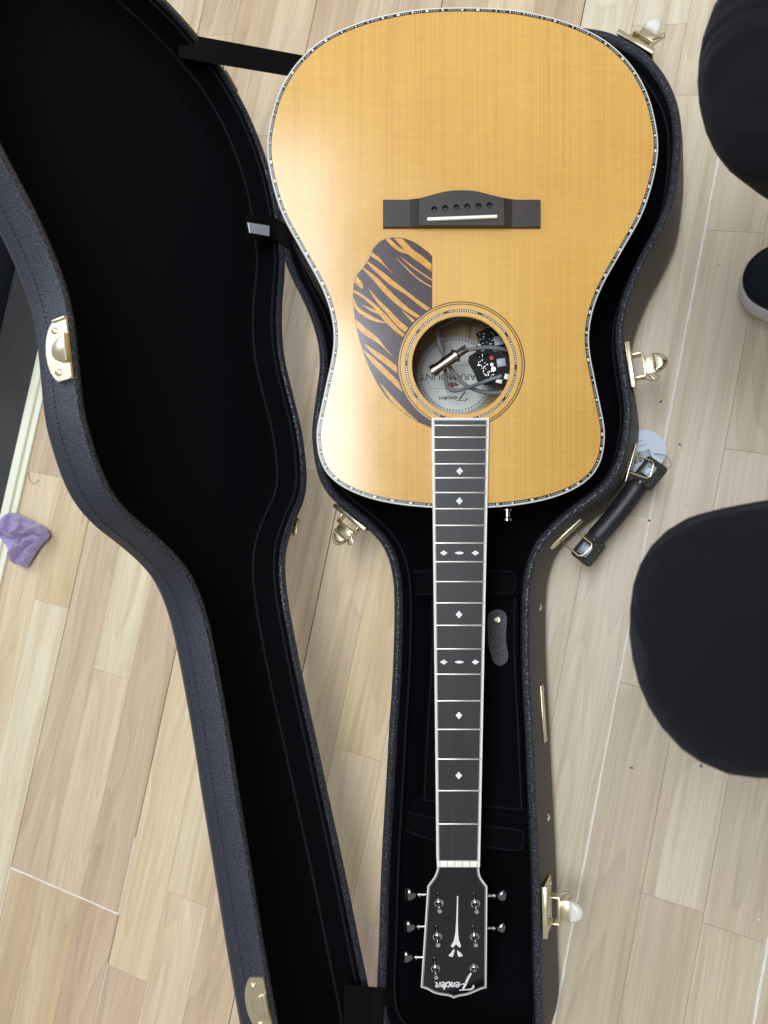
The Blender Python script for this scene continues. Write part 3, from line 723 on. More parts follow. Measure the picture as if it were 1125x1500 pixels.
# rosette
rc = lambda d: circ(HC, HRAD + d, 300)
rope(rc, 6.3 / S, 7.0 / S, 'rosette_line', 0.00042, 1, lambda i: 0)
rope(rc, 7.0 / S, 9.2 / S, 'rosette_rope', 0.00042, 1, lambda i: (2 if i % 2 else 0) if i % 30 < 21 else (1 if i % 30 < 26 else 0))
rope(rc, 9.2 / S, 9.9 / S, 'rosette_line', 0.00042, 1, lambda i: 0)
m = MB(); a_, b_ = circ(HC, HRAD + 0.0003, 128), circ(HC, HRAD + 6.3 / S, 128); m.loft([v3(a_, 0.0004), v3(b_, 0.0004)]); m.loft([v3(circ(HC, HRAD + 0.00005, 128), -0.001), v3(a_, 0.0004)])
a_, b_ = circ(HC, HRAD + 9.9 / S, 128), circ(HC, HRAD + 18 / S, 128); m.loft([v3(a_, 0.0004), v3(b_, 0.0004)]); m.build('rosette_wood', M_SPRUCE, guitar)
rope(rc, 16.8 / S, 18.1 / S, 'rosette_line', 0.00046, 1, lambda i: 0)
rope(rc, 19.9 / S, 21.3 / S, 'rosette_line', 0.00046, 1, lambda i: 0)
m = MB(); m.loft([v3(circ(HC, HRAD + 18 / S, 128), 0.0004), v3(circ(HC, HRAD + 20.2 / S, 128), 0.0004)]); m.build('rosette_wood', M_SPRUCE, guitar)
# pickguard
pgx = [(633, 375.6), (626.7, 369), (609, 356.4), (594, 350), (577.8, 348), (560, 352), (547, 364), (540, 380), (531, 393), (521, 406), (517, 431), (520, 467), (529, 507), (546, 550), (567, 583), (590, 604), (611, 618), (633, 627)]
pg = spline(pgx[1:-1], 5)
pg = [Vector(pgx[0])] + pg + [Vector(pgx[-1])]
a0 = math.atan2(618.3 - 535, 633 - 675.4); a1 = math.atan2(451.7 - 535, 633 - 675.4) + 2 * PI
arc = [Vector((675.4 + 93.4 * math.cos(a0 + (a1 - a0) * i / 40), 535 + 93.4 * math.sin(a0 + (a1 - a0) * i / 40))) for i in range(41)]
pgl = [gl2(p.x, p.y) for p in pg + arc]
m = MB(); m.prism(pgl, -0.001, 0.00055, False); guard = m.build('pickguard', M_GUARD, guitar, smooth=False)
def inside(p, poly):
    c = False; n = len(poly); j = n - 1
    for i in range(n):
        a, b = poly[i], poly[j]
        if (a.y > p.y) != (b.y > p.y) and p.x < (b.x - a.x) * (p.y - a.y) / (b.y - a.y) + a.x: c = not c
        j = i
    return c
fl_mb = MB(); gpoly = pg + arc
def streak(idx, pts):
    """amber flame: a tapered band given by (x, y, width) in a 5.17x enlargement of the guard"""
    P = spline([(510 + x / 5.1724, 340 + y / 5.1724, w_ / 5.1724) for x, y, w_ in pts], 14); n = len(P); K = 6; rows = []
    for i, p in enumerate(P):
        t = (P[min(i + 1, n - 1)] - P[max(i - 1, 0)]).to_2d().normalized(); q = Vector((-t.y, t.x)); wob = 1 + 0.10 * mn.noise(Vector((p.x * 0.2, p.y * 0.2, idx)))
        rows.append([p.to_2d() + q * (max(p.z * 0.86, 0.3) * wob * (k / K - 0.5)) for k in range(K + 1)])
    z = 0.00060 + idx * 0.000012
    for i in range(n - 1):
        for k in range(K):
            quad = [rows[i][k], rows[i + 1][k], rows[i + 1][k + 1], rows[i][k + 1]]
            if all(inside(c_, gpoly) for c_ in quad): fl_mb.add([Vector((*gl2(c_.x, c_.y), z)) for c_ in quad], [(3, 2, 1, 0)])
for idx, pts in enumerate([
    [(285, 40, 30), (340, 95, 34), (400, 140, 30), (470, 165, 18)], [(360, 30, 50), (420, 95, 52), (480, 158, 60), (560, 215, 58), (650, 290, 50)],
    [(400, 190, 4), (480, 258, 12), (560, 315, 11), (645, 372, 14)], [(362, 195, 3), (450, 282, 10), (540, 362, 11), (645, 425, 13)],
    [(155, 150, 34), (200, 185, 32), (240, 215, 24), (280, 258, 8), (335, 310, 2)],
    [(140, 225, 16), (230, 300, 38), (330, 385, 46), (440, 462, 30), (530, 532, 32), (640, 610, 38)],
    [(105, 268, 12), (200, 352, 38), (290, 450, 48), (380, 535, 44), (460, 598, 36), (550, 655, 30)],
    [(408, 598, 3), (450, 635, 16), (510, 690, 28)], [(30, 335, 60), (72, 375, 50), (98, 408, 34), (110, 428, 8)],
    [(158, 432, 4), (220, 518, 26), (300, 602, 38), (380, 690, 48), (470, 765, 44)], [(30, 440, 20), (110, 488, 22), (200, 562, 30), (280, 650, 46), (360, 735, 36), (440, 800, 26)],
    [(112, 556, 6), (180, 592, 22), (250, 622, 20)], [(30, 505, 26), (70, 582, 30), (160, 645, 36), (230, 675, 22), (295, 692, 3)],
    [(40, 670, 44), (130, 755, 50), (210, 812, 40), (265, 866, 16), (338, 945, 2)], [(125, 850, 6), (200, 915, 40), (290, 980, 50), (390, 1060, 46)],
    [(118, 900, 8), (200, 985, 44), (280, 1062, 50), (350, 1130, 46), (440, 1215, 44)], [(245, 1150, 6), (330, 1262, 34), (430, 1370, 44), (500, 1430, 36), (560, 1470, 8)]]): streak(idx, pts)
fl_mb.build('flame_figure', M_FLAME, guard, smooth=False)

# bridge
brx = [(561, 333), (561, 292), (596, 292), (613, 290), (632, 284.5), (655, 279), (676, 277.6), (697, 279), (720, 284.5), (739, 288.5), (756, 292), (792, 292), (792, 333)]
bp2 = [gl2(*p, 0.004) for p in brx[:4]] + [q for q in spline([gl2(*p, 0.006) for p in brx[3:10]], 5)[1:]] + [gl2(*p, 0.004) for p in brx[10:]]
if area2(bp2) < 0: bp2 = bp2[::-1]
m = MB(); m.loft([v3(bp2, -0.001), v3(bp2, 0.0032), v3(offset(bp2, -0.0006, 0), 0.0042)]); m.cap([v3(offset(bp2, -0.0006, 0), 0.0042)], True)
bridge = m.build('bridge', M_BRIDGE, guitar, angle=30)
cen = [gl2(*p, 0.008) for p in [(613, 331), (613, 291)]] + spline([gl2(*p, 0.008) for p in [(613, 291), (632, 285.5), (655, 280), (676, 278.6), (697, 280), (720, 285.5), (739, 290)]], 5)[1:] + [gl2(739, 331, 0.008)]
if area2(cen) < 0: cen = cen[::-1]
wide = [Vector((p.x + (0.010 if p.x > 0 else -0.010) * (1 if abs(p.x) > 0.040 else 0), p.y)) for p in cen]
pins = [gl2(x, y, 0.0075) for x, y in ((636, 306.7), (652.4, 305.3), (668.4, 304.1), (684.4, 303), (700.8, 302), (717, 301))]
m = MB(); m.loft([v3(wide, 0.0035), v3(cen, 0.0078), v3(offset(cen, -0.0008, 0), 0.0084)])
holes = [circ(p, 0.0031, 18) for p in pins]
m.cap([v3(offset(cen, -0.0008, 0), 0.0084)] + [v3(h, 0.0084)[::-1] for h in holes], True)
for h, p in zip(holes, pins):
    inn = circ(p, 0.0023, 18); m.loft([v3(h, 0.0084), v3(inn, 0.0070), v3(inn, 0.0036)]); m.cap([v3(inn, 0.0036)], True)
m.build('bridge_saddle_block', M_BRIDGE, bridge, angle=30)
for p in pins:
    m = MB(); m.loft([v3(circ(p, 0.0026, 18), 0.0070), v3(circ(p, 0.0022, 18), 0.0046)]); m.cap([v3(circ(p, 0.0022, 18), 0.0046)], True); m.build('pin_hole', M_BLACKLINE, bridge)
sa, sb = gl(625.5, 321.2, 0.0105), gl(728.5, 317.2, 0.0105); d = (sb - sa).normalized(); q = Vector((-d.y, d.x, 0))
m = MB(); m.box(((sb - sa).length / 2, 0, 0), ((sb - sa).length / 2, 0.0016, 0.003), frame(Vector((sa.x, sa.y, 0.0090)), d, q, Vector((0, 0, 1))), bev=0.0008); m.build('saddle', M_BONE, bridge)

# neck and fingerboard
FH = 0.0075
fb = [(632.6, 612), (716.4, 612), (703.2, 1262), (639.6, 1262)]
def fbx(side, py): 
    t = (py - 612) / 650; return (632.6 + 7.0 * t) if side < 0 else (716.4 - 13.2 * t)
m = MB(); poly = [gl2(fbx(s, y) - s * 4.2, y, FH) for s, y in ((-1, 616), (1, 616), (1, 1262), (-1, 1262))]; m.prism(poly, 0.0008, FH); fboard = m.build('fingerboard', M_EBONY, guitar, smooth=False)
def strip(pa, pb, wpx, z0, z1, name, mat, parent, inset=0):
    a, b = gl2(*pa, z1), gl2(*pb, z1); d = (b - a).normalized(); q = Vector((-d.y, d.x)) * (wpx / S / 2)
    m_ = MB(); m_.prism([a - q, b - q, b + q, a + q], z0, z1); return m_.build(name, mat, parent, smooth=False)
for s in (-1, 1):
    strip((fbx(s, 612) - s * 1.4, 611.9), (fbx(s, 1262) - s * 1.4, 1261.8), 2.8, 0.0006, FH + 0.00012, 'fingerboard_binding', M_WHITE, fboard)
    strip((fbx(s, 616) - s * 3.5, 616), (fbx(s, 1262) - s * 3.5, 1261.5), 1.4, 0.002, FH + 0.00008, 'binding_line', M_SHELL, fboard)
strip((fbx(-1, 612) + 2.8, 613.4), (fbx(1, 612) - 2.8, 613.4), 2.8, 0.0006, FH + 0.00012, 'fingerboard_binding', M_WHITE, fboard)
strip((fbx(-1, 612) + 4, 615.6), (fbx(1, 612) - 4, 615.6), 1.4, 0.002, FH + 0.00008, 'binding_line', M_SHELL, fboard)
frets = [623.2, 640.5, 659.2, 679.5, 700, 721.6, 745.3, 769.6, 795.5, 822.9, 852, 883.2, 916, 950.6, 987.6, 1026.6, 1068.4, 1112, 1158.2, 1207]
for y in frets:
    a, b = gl(fbx(-1, y) + 1.6, y, FH), gl(fbx(1, y) - 1.6, y, FH)
    m = MB(); n = 8; loops = []
    for k, p in enumerate((a, a.lerp(b, 0.02), a.lerp(b, 0.5), a.lerp(b, 0.98), b)):
        r = 0.0009 if 0 < k < 4 else 0.0006
        loops.append([Vector((p.x, p.y + r * math.cos(PI * i / n), FH - 0.0001 + r * 0.95 * math.sin(PI * i / n))) for i in range(n + 1)])
    m.loft(loops, closed=False); m.build('fret', M_FRET, fboard)
def petals(cx, cy, w, h):
    mm = MB(); c = gl2(cx, cy, FH); hw, hh = w / S / 2, h / S / 2
    for dx, dy in ((1, 0), (-1, 0), (0, 1), (0, -1)):
        pc = Vector((c.x + dx * hw * 0.56, c.y + dy * hh * 0.56)); 
        rx, ry = hw * 0.46, hh * 0.46
        mm.cap([[Vector((pc.x + rx * math.cos(2 * PI * i / 14), pc.y + ry * math.sin(2 * PI * i / 14), FH + 0.00010)) for i in range(14)]], True)
    mm.cap([[Vector((c.x + hw * 0.4 * math.cos(2 * PI * i / 4), c.y + hh * 0.4 * math.sin(2 * PI * i / 4), FH + 0.00013)) for i in range(4)]], True)
    mm.build('inlay', M_PEARL, fboard, smooth=False)
for x, y in ((673.3, 690), (673, 733.8), (672.4, 900.2), (672.2, 1048), (672, 1136)): petals(x, y, 8.8, 9.8)
for y in (810, 969.8):
    petals(650, y, 10, 6.6); petals(696.3, y, 10, 6.6)
    c = gl2(672.8, y, FH); m = MB(); m.cap([[Vector((c.x + 6.4 / S * math.copysign(abs(math.cos(2 * PI * i / 20)) ** 1.3, math.cos(2 * PI * i / 20)), c.y + 2.0 / S * math.sin(2 * PI * i / 20), FH + 0.0001)) for i in range(20)]], True); m.build('inlay', M_PEARL, fboard, smooth=False)
# neck shaft
m = MB(); loops = []
for y in (742, 760, 800, 900, 1000, 1100, 1200, 1255, 1275):
    a, b = gl(fbx(-1, y) + 0.3, y, FH), gl(fbx(1, y) - 0.3, y, FH); dpt = 0.018 + 0.004 * (1250 - y) / 500 + (0.05 * max(0, (775 - y) / 33))
    loops.append([Vector((a.x + (b.x - a.x) * (0.5 - 0.5 * math.cos(PI * i / 12)), a.y, 0.0012 - dpt * math.sin(PI * i / 12) ** 0.8)) for i in range(13)])
m.loft(loops, closed=False); m.build('neck', M_ROSW, guitar)
# headstock, leaning back
SL = math.tan(math.radians(12)); YN = gl(0, 1266, 0.004).y
def hs(px, py, dh=0.0):
    a = (CY - py) / F; yn = YN + OY; h = (0.004 - SL * yn + SL * a * DEP) / (1 + SL * a) + dh
    p = gl(px, py, h); return p
HN = Vector((0, -SL, 1)).normalized() if False else Vector((0, -math.sin(math.radians(12)), math.cos(math.radians(12))))
left = spline([(640.6, 1264), (640.4, 1271), (636.5, 1283), (631, 1291), (626, 1297.6)], 5)
right = spline([(714, 1298.6), (708.5, 1291), (704, 1284), (702, 1273), (702.2, 1264)], 5)
low = [(616.2, 1446.5)] + [(p.x, p.y) for p in spline([(616.2, 1446.5), (625.3, 1449.5), (636, 1455.2), (647, 1457.9), (657.5, 1459.4), (664.6, 1462.6)], 4)[1:]] + [(p.x, p.y) for p in spline([(664.6, 1462.6), (672.8, 1459.8), (683.6, 1458), (694.3, 1454), (705, 1449.5), (712.9, 1447.5)], 4)[1:]]
hp = [(p.x, p.y) for p in left] + low + [(p.x, p.y) for p in right]
hv = [Vector(p) for p in hp]
if area2(hv) < 0: hv = hv[::-1]
def hloop(loop, dh): return [hs(p.x, p.y, dh) for p in loop]
def hfill(mm, loop, dh):
    pts = hloop(loop, dh); tris = tessellate_polygon([[Vector((p.x, p.y, 0)) for p in pts]])
    fs = []
    for t in tris:
        a, b, c = (pts[i] for i in t); fs.append(tuple(t) if (b - a).cross(c - a).z > 0 else tuple(reversed(t)))
    mm.add(pts, fs)
m = MB(); m.loft([hloop(hv, -0.0155), hloop(hv, -0.0012)]); hfill(m, offset(hv, -3.2, 0), 0.0); pts = hloop(hv, -0.0155); m.face([len(m.v) + i for i in range(len(pts))]) if False else None
head = m.build('headstock', M_HEAD, guitar, angle=40)
m = MB(); m.loft([hloop(hv, -0.0025), hloop(hv, -0.0003), hloop(offset(hv, -0.5, 0), 0.0001), hloop(offset(hv, -2.2, 0), 0.0001)]); m.build('headstock_binding', M_WHITE, head, angle=60)
m = MB(); m.loft([hloop(offset(hv, -2.2, 0), 0.00008), hloop(offset(hv, -2.9, 0), 0.00008)]); m.build('binding_line', M_BLACKLINE, head)
m = MB(); m.loft([hloop(offset(hv, -2.9, 0), 0.0001), hloop(offset(hv, -3.7, 0), 0.0001)]); m.build('inner_binding_line', M_SHELL, head)
# nut
m = MB(); a, b = gl(639.8, 1264.8, FH), gl(703, 1264.8, FH); m.box(((a.x + b.x) / 2, a.y, FH - 0.0006), ((b.x - a.x) / 2, 0.0031, 0.0028), bev=0.0007); nut = m.build('nut', M_BONE, guitar)
for i in range(6):
    m = MB(); xx = a.x + (b.x - a.x) * (0.07 + 0.86 * i / 5); m.box((xx, a.y, FH + 0.00225), (0.0003, 0.0030, 0.00008)); m.build('string_slot', M_GREYINK, nut, smooth=False)
# tuners
def zp(x, y): return (590 + x / 6.519, 1250 + y / 6.519)
posts = [((345, 470), True), ((330, 790), True), ((312, 1095), True), ((693, 475), True), ((686, 790), True), ((682, 1092), False)]
for (zx, zy), has in posts:
    px, py = zp(zx, zy); c = hs(px, py, 0.0)
    m = MB(); m.lathe(c, HN, [(0.0050, -0.0005), (0.0050, 0.0006), (0.0046, 0.0012), (0.0040, 0.0013), (0.0036, 0.0024), (0.0030, 0.0028), (0.0026, 0.0020), (0.0026, -0.002)], 24)
    bsh = m.build('tuner_bushing', M_CHROME, head)
    if has:
        m = MB(); m.lathe(c, HN, [(0.0024, -0.001), (0.0024, 0.0045), (0.0016, 0.0062), (0.0015, 0.0082), (0.0024, 0.0098), (0.0026, 0.0122), (0.0021, 0.0132), (0, 0.0136)], 18); m.build('tuner_post', M_NICKEL, head)
    else:
        m = MB(); m.lathe(c, HN, [(0.0026, -0.0015), (0.0, -0.0014)], 18); m.build('tuner_hole', M_BLACKLINE, head)
for s, zx, zy, has in ((-1, 222, 392, 1), (-1, 213, 697, 1), (-1, 190, 990, 1), (1, 808, 402, 1), (1, 806, 712, 1)):
    px, py = zp(zx, zy); c = hs(px, py, -0.0095)
    e = c + Vector((s * 0.0085, 0, 0))
    m = MB(); m.cyl(c, e, 0.0016, 0.0014, 12); m.cyl(e - Vector((s * 0.0022, 0, 0)), e - Vector((s * 0.0012, 0, 0)), 0.0026, n=14); m.build('tuner_shaft', M_NICKEL, head)
    k = e + Vector((s * 0.0068, 0, 0))
    m = MB()
    n1, n2 = 14, 20; vs = []
    for i in range(n1 + 1):
        u_ = PI * i / n1
        for j in range(n2):
            v_ = 2 * PI * j / n2; rr = math.sin(u_) ** 0.75
            x_ = -math.cos(u_); wide_ = 1.0 + 0.35 * x_
            vs.append(k + Vector((s * 0.0062 * x_, 0.0062 * rr * wide_ * math.cos(v_), 0.0034 * rr * math.sin(v_))))
    m.add(vs, [(i * n2 + j, i * n2 + (j + 1) % n2, (i + 1) * n2 + (j + 1) % n2, (i + 1) * n2 + j) for i in range(n1) for j in range(n2)])
    m.build('tuner_button', M_DARKCHROME, head, angle=80)
# headstock inlay: spear and petals
def hflat(name, poly, dh, mat):
    mm = MB(); lp_ = [Vector(zp(*p)) for p in poly]; hfill(mm, lp_, dh); return mm.build(name, mat, head, smooth=False)
hflat('spear_inlay', [(518, 408), (529, 408), (528, 520), (526, 640), (528, 760), (537, 830), (557, 886), (543, 902), (508, 868), (477, 903), (459, 884), (487, 835), (502, 760), (510, 640), (515, 520)], 0.0002, M_PEARL)
hflat('petal_inlay', [(489, 912), (496, 926), (477, 990), (456, 986), (436, 978), (462, 945)], 0.0002, M_PEARL)
hflat('petal_inlay', [(518, 918), (526, 930), (552, 948), (575, 978), (553, 986), (533, 990), (521, 960)], 0.0002, M_PEARL)
# script lettering (drawn as pen strokes; reads upright from the far end)
LOGO = [([(4, 48), (8, 70), (30, 88), (80, 92), (142, 97)], 13), ([(108, 90), (84, 45), (52, -25), (27, -66)], 15), ([(62, 26), (98, 36), (134, 44)], 9),
        ([(138, 38), (160, 43), (172, 56), (160, 66), (146, 56), (142, 34), (154, 20), (176, 28)], 10),
        ([(192, 64), (184, 20)], 11), ([(188, 42), (202, 62), (214, 60), (213, 38), (212, 22), (222, 22)], 10),
        ([(262, 56), (246, 66), (232, 50), (231, 30), (242, 18), (258, 32)], 10), ([(290, 92), (272, 52), (262, 20)], 11),
        ([(280, 38), (300, 43), (312, 56), (300, 66), (288, 56), (284, 34), (296, 20), (316, 28)], 10),
        ([(330, 64), (323, 20)], 10), ([(326, 42), (340, 64), (356, 66), (364, 56), (352, 46), (356, 28), (372, 20)], 10)]
def pen(strokes, mapf, dz, scale=1.0):
    mm = MB()
    for pts, wd in strokes:
        P = spline(pts, 6); n = len(P); L, R = [], []
        for i, p in enumerate(P):
            t = (P[min(i + 1, n - 1)] - P[max(i - 1, 0)]).normalized(); q = Vector((-t.y, t.x)); s = i / (n - 1)
            hw = wd * scale * (0.30 + 0.22 * abs(t.y)) * (0.55 + 0.45 * math.sin(PI * (0.12 + 0.76 * s))); L.append(p + q * hw); R.append(p - q * hw)
        for i in range(n - 1):
            mm.add([mapf(c_) for c_ in (L[i], R[i], R[i + 1], L[i + 1])], [(0, 1, 2, 3)])
    return mm
m = pen(LOGO, lambda p: hs(*zp(680 - p.x, 1210 + p.y), 0.00022), 0, 1.6); m.build('script_logo', M_PEARL, head, smooth=False)
# strap button near the heel
c = gl(743, 746, -0.012)
m = MB(); m.lathe(c, (0, -1, 0), [(0.0052, 0.0), (0.0052, 0.0012), (0.0030, 0.003), (0.0030, 0.0075), (0.0050, 0.0095), (0.0050, 0.0115), (0.0030, 0.0125), (0, 0.0127)], 20); m.build('strap_button', M_NICKEL, guitar)
# inside the body: braces and paper label
dB = depth_at(HC.y) + 0.0034
def deep(px, py, h): return gl(px, py, h)
a, b = deep(560, 470, dB + 0.010), deep(800, 470, dB + 0.010)
m = MB(); m.box(((a.x + b.x) / 2, a.y + 0.006, dB + 0.009), (0.10, 0.006, 0.009), bev=0.003); m.build('back_brace', M_BRACE, guitar)
m = MB(); p = deep(678, 535, dB); m.box((p.x, p.y, dB + 0.0012), (0.0075, 0.10, 0.0015), bev=0.001); m.build('centre_strip', M_BACKIN, guitar)
lc = deep(668, 550, dB); LR = 57 / F * (DEP - dB); LZ = dB + 0.0032
m = MB(); m.lathe((lc.x, lc.y, LZ - 0.0002), (0, 0, 1), [(LR, 0), (LR, 0.0003), (0, 0.0003)], 64); label = m.build('paper_label', M_PAPER, guitar)
def lab(x, y): # zoom coordinates of the 4.6875x view from (560,430)
    q = deep(560 + x / 4.6875, 430 + y / 4.6875, LZ + 0.0003); return Vector((q.x, q.y, LZ + 0.00035))
m = MB(); 
for r0, r1 in ((0.965, 0.985),): 
    A = circ(lc.to_2d(), LR * r0, 64); B = circ(lc.to_2d(), LR * r1, 64); m.loft([v3(B, LZ + 0.0003), v3(A, LZ + 0.0003)])
nT = 72
for i in range(nT):
    a_ = 2 * PI * i / nT; c_ = Vector((math.cos(a_), math.sin(a_))); t_ = Vector((-c_.y, c_.x)); p0 = lc.to_2d() + c_ * LR * 0.885; p1 = lc.to_2d() + c_ * LR * 0.945; ww = LR * 0.022
    m.add([Vector((*(p0 - t_ * ww), LZ + 0.0003)), Vector((*(p1 - t_ * ww), LZ + 0.0003)), Vector((*(p1 + t_ * ww), LZ + 0.0003)), Vector((*(p0 + t_ * ww), LZ + 0.0003))], [(0, 1, 2, 3)])
m.build('label_border', M_GREYINK, label, smooth=False)
def text(name, s, size, M, mat, parent):
    cu = bpy.data.curves.new(name, 'FONT'); cu.body = s; cu.size = size; cu.align_x = 'CENTER'; cu.align_y = 'CENTER'; cu.extrude = 0; cu.resolution_u = 3
    tmp = bpy.data.objects.new(name + '_tmp', cu); C.objects.link(tmp); bpy.context.view_layer.update()
    me = bpy.data.meshes.new_from_object(tmp.evaluated_get(bpy.context.evaluated_depsgraph_get())); bpy.data.objects.remove(tmp)
    me.materials.clear(); me.materials.append(mat); o = bpy.data.objects.new(name, me); C.objects.link(o); o.parent = parent; o.matrix_basis = M; return o
px_u = (DEP - LZ) / F
R180 = Matrix.Rotation(PI, 4, 'Z')
q = lab(468, 570); text('label_name', 'PARAMOUNT', 0.0102, Matrix.Translation(q) @ R180 @ Matrix.Diagonal((1.12, 1, 1, 1)), M_INK, label)
m = MB()
for k in range(8): m.cap([[lab(*p) for p in ((505 + k * 12, 486), (512 + k * 12, 486), (512 + k * 12, 496), (505 + k * 12, 496))]], True)
m.build('label_fine_print', M_GREYINK, label, smooth=False)
m = pen(LOGO, lambda p: lab(585 - p.x * 0.535, 698 + p.y * 0.40), 0, 1.2); m.build('label_script', M_INK, label, smooth=False)
m = MB(); m.cap([[lab(*p) for p in ((480, 605), (500, 632), (480, 650), (460, 632))]], True); m.build('label_emblem', M_RED, label, smooth=False)
m = MB(); m.cap([[lab(*p) for p in ((472, 608), (456, 636), (430, 628))]], True); m.cap([[lab(*p) for p in ((488, 608), (504, 636), (530, 628))]], True); m.build('label_emblem_wing', M_INK, label, smooth=False)
m = MB()
for y in (652, 470): m.cap([[lab(*p) for p in ((330, y), (640, y), (640, y + 2.5), (330, y + 2.5))]], True)
m.build('label_rule', M_GREYINK, label, smooth=False)

# ---- electronics hanging loose inside the sound hole
EM = MG
def dz(x, y, h): return gl(560 + x / 4.6875, 430 + y / 4.6875, h)
jack = empty('output_jack', EM @ Matrix.Translation(dz(430, 480, -0.035)))
tag(jack, 'nickel barrel output jack hanging loose inside the sound hole', 'jack')
J0 = dz(430, 480, -0.035)
a, b = dz(340, 538, -0.042) - J0, dz(520, 415, -0.036) - J0; d = (b - a).normalized(); L = (b - a).length
m = MB(); m.lathe(a, d, [(0, -0.0002), (0.0042, 0), (0.0064, 0.0006), (0.0064, 0.006), (0.0055, 0.0066), (0.0055, L * 0.45), (0.0060, L * 0.46), (0.0060, L * 0.86), (0.0075, L * 0.87), (0.0075, L * 0.95), (0.0055, L * 0.96), (0.005, L), (0, L)], 24); m.build('jack_barrel', M_JACK, jack)
m = MB(); m.lathe(a, d, [(0.0036, -0.0003), (0.0, -0.00028)], 18); m.build('jack_opening', M_BLACKLINE, jack)
for k in range(4):
    m = MB(); u_ = d.orthogonal().normalized(); v_ = d.cross(u_); an = k * PI / 2 + 0.4; o_ = u_ * math.cos(an) * 0.0034 + v_ * math.sin(an) * 0.0034
    m.box((0, 0, 0), (0.0065, 0.0015, 0.0003), frame(b + d * 0.0045 + o_, d, u_, v_)); m.build('solder_lug', M_NICKEL, jack, smooth=False)
def pcb(name, loopz, h, label_, comps, tilt=(0, 0)):
    cx = sum(p[0] for p in loopz) / len(loopz); cy = sum(p[1] for p in loopz) / len(loopz); O = dz(cx, cy, h)
    root = empty(name, EM @ Matrix.Translation(O) @ Matrix.Rotation(tilt[0], 4, 'X') @ Matrix.Rotation(tilt[1], 4, 'Y'))
    tag(root, label_, 'circuit board', 'loose preamp boards')
    mm = MB(); mm.prism([(dz(x, y, h) - O).to_2d() for x, y in loopz], -0.0009, 0.0009); mm.build('board', M_PCB, root, smooth=False)
    for kind, x, y, s in comps:
        p = (dz(x, y, h) - O); mm = MB()
        if kind == 'chip': mm.box((p.x, p.y, 0.0022), (s[0] / 4.6875 / S / 2, s[1] / 4.6875 / S / 2, 0.0016), Matrix.Translation(p) @ Matrix.Rotation(0.15, 4, 'Z') @ Matrix.Translation(-p), bev=0.0003); mm.build('chip', M_CHIP, root)
        elif kind == 'can': mm.lathe((p.x, p.y, 0.0008), (0, 0, 1), [(s, 0), (s, 0.0042), (s * 0.9, 0.0046), (0, 0.0047)], 14); mm.build('capacitor', M_SOLDER, root)
        elif kind == 'dark': mm.lathe((p.x, p.y, 0.0008), (0, 0, 1), [(s, 0), (s, 0.005), (s * 0.85, 0.0056), (0, 0.0057)], 14); mm.build('capacitor', M_PCB, root)
        elif kind == 'red': mm.lathe((p.x, p.y, 0.0008), (0, 0, 1), [(s, 0), (s, 0.0032), (0, 0.0036)], 12); mm.build('capacitor', M_RED, root)
        elif kind == 'plug': mm.box((p.x, p.y, 0.003), (s[0] / 4.6875 / S / 2, s[1] / 4.6875 / S / 2, 0.0022), Matrix.Translation(p) @ Matrix.Rotation(-0.25, 4, 'Z') @ Matrix.Translation(-p), bev=0.0006); mm.build('connector', M_WHITE, root)
        else: mm.lathe((p.x, p.y, 0.0008), (0, 0, 1), [(s, 0), (s * 0.8, s * 0.5), (0, s * 0.7)], 8); mm.build('solder_dot', M_SOLDER, root)
    return root
rnd = random.Random(3)
c1 = [('chip', 815, 478, (62, 58)), ('can', 763, 523, 0.0026), ('can', 752, 492, 0.0017), ('dark', 705, 415, 0.0026), ('red', 750, 447, 0.0022), ('plug', 800, 605, (46, 30)), ('plug', 850, 575, (30, 40)), ('dark', 660, 410, 0.003)]
for i in range(46):
    t = rnd.random(); c1.append(('dot', 632 + 110 * t + rnd.uniform(-8, 60), 425 + 170 * t + rnd.uniform(-26, 26), rnd.uniform(0.0004, 0.0010)))
pcb('preamp_board', [(595, 430), (640, 402), (700, 396), (760, 398), (850, 410), (900, 470), (900, 570), (860, 620), (800, 640), (700, 628), (652, 600), (640, 560), (612, 510), (590, 470)], -0.030, 'larger rounded preamp board with pale chip inside the sound hole', c1, (0.05, -0.1))
c2 = [('chip', 800, 330, (70, 66)), ('dark', 735, 290, 0.003), ('can', 805, 420, 0.002), ('plug', 775, 400, (34, 40))]
for i in range(26): c2.append(('dot', rnd.uniform(665, 770), rnd.uniform(262, 352), rnd.uniform(0.0003, 0.0008)))
pcb('preamp_board', [(642, 268), (722, 232), (790, 240), (880, 330), (900, 420), (820, 440), (740, 420), (680, 360)], -0.042, 'smaller angular preamp board at the upper right inside the sound hole', c2, (-0.1, -0.15))
def cable(name, pts, r, label_):
    O = dz(*pts[0]); root = MB(); root.tube(spline([dz(*p) - O for p in pts], 10), r, 8)
    o = root.build(name, M_CABLE, None, EM @ Matrix.Translation(O)); tag(o, label_, 'cable', 'grey preamp cables'); return o
cable('signal_cable', [(380, 170, -0.05), (376, 260, -0.048), (392, 340, -0.045), (430, 440, -0.050), (480, 530, -0.052), (560, 620, -0.05), (660, 668, -0.046), (760, 682, -0.04), (850, 672, -0.035)], 0.0022, 'thick grey cable running from the brace past the jack to the far right')
cable('signal_cable', [(405, 300, -0.052), (420, 420, -0.055), (437, 560, -0.055), (445, 640, -0.053), (490, 668, -0.05), (580, 650, -0.044), (700, 606, -0.026), (820, 565, -0.022)], 0.0020, 'grey cable curling round the printed emblem on the label')
cable('signal_cable', [(545, 395, -0.036), (620, 382, -0.034), (700, 370, -0.030), (790, 375, -0.028), (880, 392, -0.03)], 0.0022, 'short grey cable leaving the jack lugs towards the boards')
